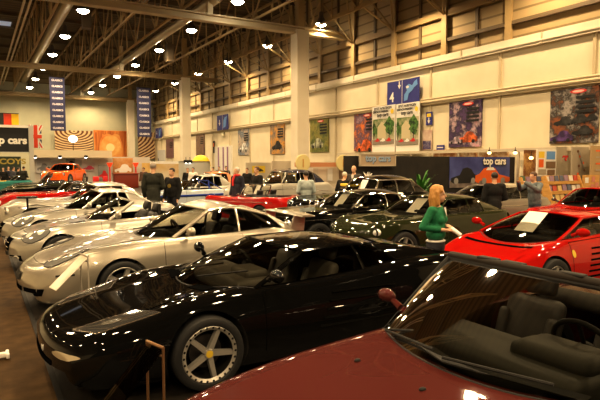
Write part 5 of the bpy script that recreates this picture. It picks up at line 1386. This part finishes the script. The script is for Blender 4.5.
for (px, lb) in ((110, 'red pillar lamp left of the dark red counter'), (136, 'red pillar lamp right of the dark red counter')):
    t = thing('pillar_lamp', lb, 'lamp', on_y(px, 180, YW - (1.9 if px < 120 else .9))); t.location.z = 0
    mb = MB(); mb.lathe([(.06, 0), (.06, 1.7), (.001, 1.7)], seg=14); mb.build('lamp_post', INK_RED, t); mb = MB(); mb.lathe([(.10, 1.65), (.24, 1.95), (.22, 1.97), (.001, 1.7)], seg=20); mb.build('lamp_shade', principled('shade_red', (.8, .07, .02), .4, emit=(1, .10, .02), estr=.5), t)
for k, (px, m_) in enumerate(((96.5, INK_RED), (107, INK_RED), (88, INK))):
    t = thing('stand_chair', ('red-backed stand chair under grey information board', 'red-backed stand chair beside left pillar lamp', 'black stand chair under the red car picture')[k], 'chair', on_y(px, 184, YW - 2.4), R(20 * k)); t.location.z = 0
    mb = MB(); mb.rbox((0, 0, .47), (.45, .45, .07), .03); mb.build('seat', m_, t); mb = MB(); mb.rbox((0, .21, .74), (.44, .06, .38), .03); mb.build('backrest', m_, t)
    for sx in (-.2, .2):
        for sy in (-.2, .2): mb = MB(); mb.tube([(sx, sy, 0), (sx, sy, .45)], .018, 6); mb.build('leg', CHROME, t)
# theatre mural on the back wall
def ringmat(name, dark, light, scale, cx, cz):
    m = principled(name, dark, .7); nt = m.node_tree; tc = nt.nodes.new('ShaderNodeTexCoord'); mp = nt.nodes.new('ShaderNodeMapping')
    mp.inputs['Location'].default_value = (-cx, 0, -cz); mp.inputs['Scale'].default_value = (1, 0, 1.9)
    wv = nt.nodes.new('ShaderNodeTexWave'); wv.wave_type = 'RINGS'; wv.rings_direction = 'SPHERICAL'; wv.inputs['Scale'].default_value = scale; wv.inputs['Distortion'].default_value = 1.0; wv.inputs['Detail Scale'].default_value = 3
    cr = nt.nodes.new('ShaderNodeValToRGB'); cr.color_ramp.elements[0].position = .25; cr.color_ramp.elements[0].color = (*dark, 1); cr.color_ramp.elements[1].position = .7; cr.color_ramp.elements[1].color = (*light, 1)
    nt.links.new(tc.outputs['Object'], mp.inputs['Vector']); nt.links.new(mp.outputs['Vector'], wv.inputs['Vector']); nt.links.new(wv.outputs['Fac'], cr.inputs['Fac']); nt.links.new(cr.outputs['Color'], nt.nodes['Principled BSDF'].inputs['Base Color']); return m
YM = YB - .35
def mural(label, px, mat):
    x0, y0, x1, y1 = px; a, b_ = on_y(x0, y0, YM), on_y(x1, y1, YM)
    return board('wall_mural', label, 'mural', ((a.x + b_.x) / 2, YM, (a.z + b_.z) / 2), EX, b_.x - a.x, a.z - b_.z, mat, None, .05)
b = mural('theatre mural with curved cream balconies, left of the stage mural', (54.5, 130, 93.5, 159), ringmat('mural_balcony', (.16, .05, .015), (.78, .60, .34), .62, .0, 3.1))
for k in range(4): b.rect('printed_box', (-.34 + .22 * k) * b.w, -.42 * b.h, b.w * .10, b.h * .14, principled('ink_umber', (.08, .025, .01), .6))
b = mural('glowing orange stage mural with curtains', (93.5, 130, 130, 158), noisy('mural_stage', (.75, .22, .04), (.85, .48, .14), .5, .6))
b.oval('printed_stage', -.03 * b.w, -.05 * b.h, b.w * .56, b.h * .75, noisy('ink_amber_glow', (.80, .36, .08), (.9, .58, .2), 1.2, .6)); b.oval('printed_glow', -.05 * b.w, -.12 * b.h, b.w * .24, b.h * .3, principled('ink_cream', (.95, .78, .4), .6))
for x in (-.36, .30): b.add('printed_curtain', [(x * b.w + s * b.w * q, z * b.h) for s in (1 if x < 0 else -1,) for q, z in ((-.10, -.48), (.04, -.48), (.0, -.2), (.03, .1), (.12, .42), (-.10, .42))], noisy('ink_rust_folds', (.42, .09, .015), (.78, .28, .06), 1.4, .6, stretch=(3, 1, .2)))
b.add('printed_pelmet', [(-.42 * b.w, .48 * b.h), (.42 * b.w, .48 * b.h)] + [((.42 - .84 * k / 16) * b.w, (.33 + .05 * abs(math.sin(k * PI / 4))) * b.h) for k in range(17)], noisy('ink_rust_folds', (.42, .09, .015), (.78, .28, .06), 1.4, .6))
mural('theatre mural with curved cream balconies, right of the far column', (138, 132, 156, 159), ringmat('mural_balcony2', (.13, .035, .012), (.75, .56, .32), .62, -5.0, 3.1))
t = thing('balloon_lamp', 'white glowing balloon lamp in front of theatre mural', 'light', on_y(73, 139, 50)); mb = MB(); mb.ball((0, 0, 0), (.36, .36, .30)); mb.build('balloon', principled('balloon_glow', (1, 1, .95), .4, emit=(1, .93, .75), estr=3), t, 60); mb = MB(); mb.tube([(0, 0, -.28), (0, 0, -t.location.z)], .03, 6); mb.build('lamp_post', TRIM, t)
# dark blue hanging banners
BB = noisy('banner_navy', (.035, .038, .11), (.05, .055, .15), 1.0, .6)
for px, Y, n_, lb in (((49, 76.5, 66, 131), 50.0, 9, 'long navy banner hung from the roof beam, left one'), ((136.5, 87, 151.5, 137), 52.0, 8, 'long navy banner hung from the roof beam, by the far column')):
    x0, y0, x1, y1 = px; a, b_ = on_y(x0, y0, Y), on_y(x1, y1, Y); w_, h_ = b_.x - a.x, a.z - b_.z
    b = board('hanging_banner', lb, 'banner', ((a.x + b_.x) / 2, Y, (a.z + b_.z) / 2), EX, w_, h_, BB, 'navy roof banners', .02)
    for k in range(n_): b.write('lettering', 'CLASSICS', 0, h_ * (.5 - (k + .55) / n_), w_ * .17, principled('ink_lilac_white', (.75, .72, .8), .6), bold=.012, sx=.98)
    mb = MB()
    for sx in (-1, 1): mb.tube([(sx * w_ * .48, 0, h_ / 2), (sx * w_ * .48, 0, h_ / 2 + 2.4)], .012, 5)
    mb.tube([(-w_ * .48, 0, h_ / 2), (w_ * .48, 0, h_ / 2)], .02, 5); mb.build('hanger', TRIM, b.t)
# ------------------------------------------------------------------ people
SKIN = noisy('skin', (.62, .36, .22), (.68, .42, .28), 20, .55)
SKIN2 = principled('skin_rosy', (.60, .30, .18), .55)
def capsule(mb, a, b, ra, rb, seg=12):
    a, b = Vector(a), Vector(b); d = (b - a); L = d.length
    if L < 1e-5: return mb.ball(a, (ra, ra, ra), seg=seg, rings=8)
    pts = []; rr = []
    for k in range(4): t = k / 4; pts.append(a - d / L * ra * math.cos(t * PI / 2)); rr.append(max(ra * math.sin(t * PI / 2), .0015))
    pts.append(a); rr.append(ra); pts.append(b); rr.append(rb)
    for k in range(1, 5): t = k / 4; pts.append(b + d / L * rb * math.sin(t * PI / 2)); rr.append(max(rb * math.cos(t * PI / 2), .0015))
    return mb.tube(pts, rr, seg)
def ell(mb, c, d, rot=None): mb.ball(c, d, rot, 16, 11)
POSES = {   # elbow, wrist for the left(-x) arm; mirrored for the right. local: x right, y forward, z up
    'down': ((.255, -.03, 1.12), (.25, .07, .88)),
    'front': ((.27, -.01, 1.13), (.10, .25, 1.05)),
    'hips': ((.34, -.10, 1.14), (.22, .06, 1.0)),
    'cross': ((.27, .04, 1.14), (-.08, .22, 1.16)),
    'raise': ((.30, .20, 1.32), (.12, .42, 1.52)),
    'back': ((.29, -.10, 1.13), (.10, -.16, .95)),
}
def person(label, loc, face, H=1.75, pose=('down', 'down'), top=None, legs=None, hair=None, hairlen='short', female=False, vox=.014, detail=True, skin=None, bend=0.0, headturn=0.0, extras=None, sleeve=1.0, group=None, shoes=None, scarf=None):
    """face: heading in degrees the person looks towards (0 = +x, 90 = +y)"""
    skin = skin or SKIN; top = top or TRIM; legs = legs or principled('jeans', (.03, .035, .06), .8)
    t = thing('person', label, 'person', loc, R(face - 90), group); s = H / 1.75
    t.scale = (s, s, s)
    bm_ = Matrix.Rotation(-R(bend), 4, 'X'); piv = Vector((0, 0, .95))
    def B(p): p = Vector(p); return piv + (bm_ @ (p - piv)) if p.z > .95 else p
    sw = .165 if female else .195
    armr = (.043, .036, .026) if female else (.050, .042, .030)
    # body: one continuous skin surface
    mb = MB()
    hr = Matrix.Rotation(R(headturn), 3, 'Z')
    hc = Vector((0, .02, 1.63))
    def Hd(p): return B(hc + hr @ Vector(p))
    rotm = bm_.to_3x3() @ hr
    ell(mb, Hd((0, -.008, .030)), (.074, .094, .092), rotm); ell(mb, Hd((0, .022, -.045)), (.056, .066, .068), rotm); ell(mb, Hd((0, .050, -.085)), (.03, .03, .026), rotm)
    if detail:
        capsule(mb, Hd((0, .088, .012)), Hd((0, .108, -.028)), .009, .015); 
        for sx in (-1, 1):
            ell(mb, Hd((sx * .076, -.005, -.005)), (.012, .022, .034), rotm); ell(mb, Hd((sx * .032, .072, .032)), (.026, .016, .010), rotm)
        ell(mb, Hd((0, .083, -.058)), (.026, .012, .006), rotm); ell(mb, Hd((0, .081, -.070)), (.022, .012, .007), rotm)
    capsule(mb, B((0, -.01, 1.44)), B((0, .005, 1.58)), .060 if not female else .05, .052 if not female else .045)
    ell(mb, B((0, 0, 1.32)), (sw * .86, .105, .19)); ell(mb, B((0, 0, 1.12)), (.135, .095, .16)); ell(mb, (0, 0, .95), (.165, .11, .13))
    joints = {}
    for sd, pz in ((-1, pose[0]), (1, pose[1])):
        e, w_ = (POSES[pz] if isinstance(pz, str) else pz)
        sh = B((sd * sw, -.01, 1.42)); e = B((sd * e[0], e[1], e[2])); w_ = B((sd * w_[0], w_[1], w_[2]))
        joints[sd] = (sh, e, w_)
        capsule(mb, sh, e, armr[0], armr[1]); capsule(mb, e, w_, armr[1], armr[2])
        d = (w_ - e).normalized(); sdv = d.cross(Vector((0, 0, 1))); sdv = sdv.normalized() if sdv.length > .1 else Vector((0, 1, 0)); nv = sdv.cross(d).normalized()
        if abs(d.z) > .8: sdv = Vector((0, 1, 0)); nv = d.cross(sdv).normalized()
        if detail:
            pc = w_ + d * .045; capsule(mb, w_, pc, .026, .030); capsule(mb, w_ + d * .035 + sdv * .018, w_ + d * .08 + sdv * .022, .020, .014); capsule(mb, w_ + d * .035 - sdv * .018, w_ + d * .08 - sdv * .022, .020, .014)
            for k, (o_, ln) in enumerate(((-.030, .052), (-.010, .066), (.011, .070), (.031, .060))):
                p0 = w_ + d * .082 + sdv * o_; p1 = p0 + d * ln * .55 - nv * ln * .12; p2 = p1 + d * ln * .34 - nv * ln * .36
                capsule(mb, p0, p1, .0088, .0082, 8); capsule(mb, p1, p2, .0082, .0072, 8)
            q = sdv * (.03 if sd > 0 else .03); p0 = w_ + d * .03 + q * .8; p1 = p0 + d * .035 + sdv * .028; capsule(mb, p0, p1, .0125, .0095, 8); capsule(mb, p1, p1 + d * .03, .0095, .008, 8)
        else: capsule(mb, w_, w_ + d * .13, .028, .022)
        capsule(mb, (sd * .09, 0, .92), (sd * .095, .015, .50), .082, .055); capsule(mb, (sd * .095, .015, .50), (sd * .10, -.01, .09), .056, .038); capsule(mb, (sd * .10, -.03, .045), (sd * .115, .13, .035), .04, .034)
    body = remesh(mb, 'body', vox, skin, t, 3)
    # clothing
    mb = MB(); ex = .012
    ell(mb, B((0, 0, 1.33)), (sw * .90 + ex, .115 + ex, .16)); ell(mb, B((0, .0, 1.18 if female else 1.14)), (.140 + ex, .105 + ex, .17 if female else .20)); ell(mb, B((0, 0, 1.09 if female else .98)), (.160 + ex, .118 + ex, .10 if female else .13))
    if female:
        for sx in (-1, 1): ell(mb, B((sx * .065, .085, 1.29)), (.062, .055, .06))
    else:
        ell(mb, B((0, .015, 1.10)), (.185, .140, .22)); capsule(mb, B((-.15, -.01, 1.41)), B((.15, -.01, 1.41)), .085, .085); ell(mb, B((0, -.005, 1.30)), (.205, .140, .18)); ell(mb, B((0, 0, .97)), (.19, .14, .15))
    for sd in (-1, 1):
        sh, e, w_ = joints[sd]
        capsule(mb, B((0, -.01, 1.40)), sh, .070, armr[0] + .018); w2 = e.lerp(w_, sleeve)
        fx = .015 if female else .024
        capsule(mb, sh, e, armr[0] + fx, armr[1] + fx); capsule(mb, e, w2, armr[1] + fx, armr[2] + fx)
    if extras == 'coat':
        capsule(mb, (0, -.0, 1.0), (0, .0, .62), .175, .19)
    remesh(mb, 'jacket' if not female else 'sweater', vox, top, t, 3)
    mb = MB()
    ell(mb, (0, 0, .93), (.172, .122, .16 if female else .13))
    for sd in (-1, 1):
        capsule(mb, (sd * .088, 0, .90), (sd * .095, .015, .50), .094, .070); capsule(mb, (sd * .095, .015, .50), (sd * .10, -.01, .10), .070, .058)
    remesh(mb, 'trousers', vox, legs, t, 2)
    for sd in (-1, 1):
        mb = MB(); capsule(mb, (sd * .10, -.045, .05), (sd * .115, .13, .04), .05, .042); mb.box((sd * .108, .045, .012), (.09, .27, .024)); remesh(mb, 'shoe', .012, shoes or BLACK, t, 2)
    if hair:
        mb = MB()
        ell(mb, Hd((0, -.018, .050)), (.084, .098, .090), rotm)
        if hairlen != 'short':
            ell(mb, Hd((0, -.055, -.02)), (.088, .066, .12), rotm)
            for sx in (-1, 1):
                capsule(mb, Hd((sx * .068, -.02, .03)), Hd((sx * .078, -.005, -.13)), .034, .026); capsule(mb, Hd((sx * .05, -.06, -.04)), Hd((sx * .06, -.05, -.19)), .045, .026)
            capsule(mb, Hd((0, -.07, -.05)), Hd((0, -.075, -.20)), .06, .032)
            capsule(mb, Hd((-.03, .05, .10)), Hd((.06, .045, .055)), .026, .022)
        o = remesh(mb, 'hair', .010 if vox < .02 else .014, hair, t, 2)
        # keep the face clear
        bm = bmesh.new(); bm.from_mesh(o.data); inv = rotm.inverted()
        kill = []
        for v in bm.verts:
            q = inv @ (v.co - B(hc))
            if q.y > .045 and q.z < .075 and abs(q.x) < .062: kill.append(v)
            elif hairlen == 'short' and q.y > .0 and q.z < .02: kill.append(v)
            elif hairlen == 'short' and q.z < -.06: kill.append(v)
        bmesh.ops.delete(bm, geom=kill, context='VERTS'); bm.to_mesh(o.data); bm.free()
    if detail:
        for sx in (-1, 1):
            mb = MB(); ell(mb, Hd((sx * .031, .078, .014)), (.013, .009, .007), rotm); mb.build('eye', INK_W, t, 60); mb = MB(); ell(mb, Hd((sx * .031, .086, .014)), (.005, .003, .005), rotm); mb.build('pupil', INK, t.children[-1], 60)
        mb = MB(); ell(mb, Hd((0, .094, -.063)), (.021, .006, .007), rotm); mb.build('mouth', principled('lips', (.45, .14, .11), .5), t, 60)
    if scarf:
        mb = MB(); P = [B((.085 * math.cos(a), .085 * math.sin(a) * .9, 1.50)) for a in [2 * PI * k / 16 for k in range(17)]]; mb.tube(P, .038, 8, cap=False); mb.tube([B((.03, .09, 1.48)), B((.04, .145, 1.36)), B((.045, .15, 1.16))], [.04, .042, .03], 8); mb.build('scarf', scarf, t, 60)
    t['_arms'] = 0
    return t, joints, B
G_TOP = noisy('sweater_green', (.010, .15, .060), (.014, .19, .08), 30, .85, bump=.2)
H_BLOND = noisy('hair_strawberry', (.42, .20, .05), (.60, .33, .10), 30, .5, stretch=(4, 4, .6))
H_GREY = principled('hair_grey', (.33, .29, .25), .6); H_DARK = principled('hair_dark', (.03, .02, .014), .55); H_BROWN = principled('hair_brown', (.10, .05, .025), .55); H_WHITE = principled('hair_white', (.62, .58, .52), .6)
K_BLACK = noisy('cloth_black', (.005, .0045, .0045), (.010, .009, .008), 12, .9); K_NAVY = noisy('cloth_navy', (.014, .016, .030), (.022, .025, .042), 12, .85); K_DENIM = noisy('cloth_denim', (.11, .14, .16), (.17, .20, .22), 14, .8)
K_DKGREEN = noisy('cloth_olive', (.016, .018, .012), (.028, .03, .02), 12, .85); K_PALE = noisy('cloth_pale_blue', (.36, .42, .42), (.44, .50, .50), 12, .8); K_WHITE = principled('cloth_white', (.75, .72, .68), .8); K_GREY = principled('cloth_grey', (.06, .055, .05), .8); K_BROWN = principled('cloth_brown', (.10, .05, .03), .8)
K_DARKJEANS = noisy('cloth_dark_jeans', (.012, .012, .018), (.022, .022, .03), 12, .8)

# the woman in green, between the dark coupe and the red sports car
p = at_depth(437, 7.05); p.z = 0
wm, J, Bf = person('woman in bright green v-neck sweater with strawberry-blond hair, holding a folded paper', p, -62, 1.66, (((.26, -.09, 1.21), (.09, .12, 1.20)), ((.26, -.10, 1.20), (.07, .145, 1.16))), G_TOP, K_DARKJEANS, H_BLOND, 'long', True, .011, True, SKIN, 0, 26, sleeve=.72)
mb = MB(); ell(mb, (0, .0, 1.0), (.174, .129, .03)); mb.build('shirt_hem', K_WHITE, wm, 60)
mb = MB(); mb.add([(-.045, .118, 1.46), (.045, .118, 1.46), (.0, .150, 1.33)], [(0, 1, 2)]); mb.build('shirt_collar', K_WHITE, wm, 0)
mb = MB(); mb.rbox((0, 0, 0), (.09, .15, .035), .012, Matrix.Rotation(R(-35), 3, 'X'))
o = mb.build('folded_paper', PAPER, None, 40); tag(o, 'folded white paper held by the woman in green', 'paper')
wm_m = Matrix.Translation(p) @ Matrix.Rotation(R(-62 - 90), 4, 'Z') @ Matrix.Scale(1.66 / 1.75, 4)
o.location = wm_m @ Vector((.0, .275, 1.14)); o.rotation_euler = (0, 0, R(-152))

def P_(px, depth): q = at_depth(px, depth); q.z = 0; return q
def toward(px): return 0
person('man in long black coat seen from behind, in front of the grey car', P_(495, 13.2), 55, 1.72, ('down', 'front'), K_BLACK, K_BLACK, H_DARK, 'short', extras='coat', vox=.016)
person('man in denim jacket raising both hands, left of the wide magazine rack', P_(536, 14.1), 175, 1.72, ('raise', 'raise'), K_DENIM, principled('jeans_mid', (.05, .065, .10), .8), H_BROWN, 'short', vox=.016, bend=6)
person('grey-haired man in dark olive coat, behind the closed silver roadster', P_(153, 16.1), 60, 1.95, ('down', 'front'), K_DKGREEN, K_GREY, H_GREY, 'short', extras='coat', vox=.016)
m5, J5, _ = person('dark-haired man in black sweater with yellow chest emblem, walking this way', P_(172, 16.5), 215, 1.79, ('down', 'down'), K_BLACK, K_DARKJEANS, H_DARK, 'short', vox=.016)
mb = MB(); mb.lathe([(.001, 0), (.06, 0), (.06, .006), (.001, .006)], (0, .145, 1.24), 'Y', 20); mb.build('chest_emblem', principled('emblem_yellow', (.35, .25, .05), .7), m5)
person('grey-haired man with red scarf and navy coat, behind the red open car', P_(237, 18.3), 200, 1.80, ('down', 'down'), K_NAVY, K_GREY, H_WHITE, 'short', extras='coat', vox=.018, scarf=INK_RED)
person('dark-haired man in black jacket with folded arms, right of red-scarfed man', P_(257, 18.6), 190, 1.82, ('cross', 'cross'), K_BLACK, K_GREY, H_BROWN, 'short', vox=.018)
person('brown-haired person in dark coat, behind windscreen of the silver saloon', P_(275, 24.5), 240, 1.66, ('down', 'down'), K_BROWN, K_GREY, H_BROWN, 'long', vox=.022, detail=False)
person('person in dark cap just showing over the navy saloon roof', P_(289.5, 26), 250, 1.68, ('down', 'down'), K_GREY, K_GREY, H_DARK, 'short', vox=.022, detail=False)
person('dark-haired person in pale blue shirt seen from behind, by the navy-roofed saloon', P_(306, 16.4), 80, 1.70, ('front', 'front'), K_PALE, K_DARKJEANS, H_DARK, 'short', vox=.016)
person('grey-haired man in black jacket, left of the yellow-topped table', P_(343, 17.6), 20, 1.66, ('front', 'front'), K_BLACK, K_GREY, H_WHITE, 'short', vox=.018, bend=8)
m12, _, _ = person('bald man in grey suit, at the left end of the dark booth', P_(354, 18.6), 215, 1.86, ('down', 'down'), K_GREY, K_GREY, None, 'short', vox=.018)
mb = MB(); mb.add([(-.05, .135, 1.46), (.05, .135, 1.46), (0, .155, 1.22)], [(0, 1, 2)]); mb.build('shirt_front', K_WHITE, m12, 0)
person('man in white shirt near the half-round partition', P_(193, 30), 230, 1.70, ('down', 'down'), K_WHITE, K_GREY, H_DARK, 'short', vox=.022, detail=False)
person('dark-haired person in black left of the white-shirted man', P_(187.5, 30.5), 250, 1.68, ('down', 'down'), K_BLACK, K_GREY, H_DARK, 'short', vox=.022, detail=False)
person('person in black coat in the crowd, beside pale partition with yellow picture', P_(247, 27.5), 220, 1.70, ('down', 'down'), K_BLACK, K_GREY, H_BROWN, 'short', vox=.022, detail=False)
for i, (px, D, lb) in enumerate(((213, 36, 'person in black, leftmost of the three at the wall opening'), (219, 37, 'person in black, middle of the three at the wall opening'), (226, 36, 'person in dark jacket, rightmost of the three at the wall opening'))):
    person(lb, P_(px, D), 200 + 30 * i, 1.68 + .03 * i, ('down', 'front'), (K_BLACK, K_NAVY, K_GREY)[i], K_GREY, (H_DARK, H_BROWN, H_DARK)[i], 'short', vox=.024, detail=False)
person('person in brown by the amber picture', P_(143.5, 34), 230, 1.66, ('down', 'down'), K_BROWN, K_GREY, H_DARK, 'short', vox=.024, detail=False)
for i, (px, D, lb, c_) in enumerate(((48, 37.5, 'person in black, left one of the pair by the grey photo', K_BLACK), (52.5, 37, 'person in black, right one of the pair by the grey photo', K_BLACK), (3, 36, 'person in black, leftmost of the group at the green stand', K_BLACK), (8, 37, 'person in navy, second of the group at the green stand', K_NAVY), (13, 36, 'person in grey-blue coat, middle of the group at the green stand', principled('cloth_slate', (.05, .055, .07), .8)), (18, 36.5, 'person in black, fourth of the group at the green stand', K_BLACK), (23.5, 35.5, 'person in dark olive, rightmost of the group at the green stand', K_DKGREEN))):
    person(lb, P_(px, D), 180 + 37 * i, 1.72 - .03 * (i % 3), ('down', 'front'), c_, K_GREY, H_DARK, 'short', vox=.026, detail=False)
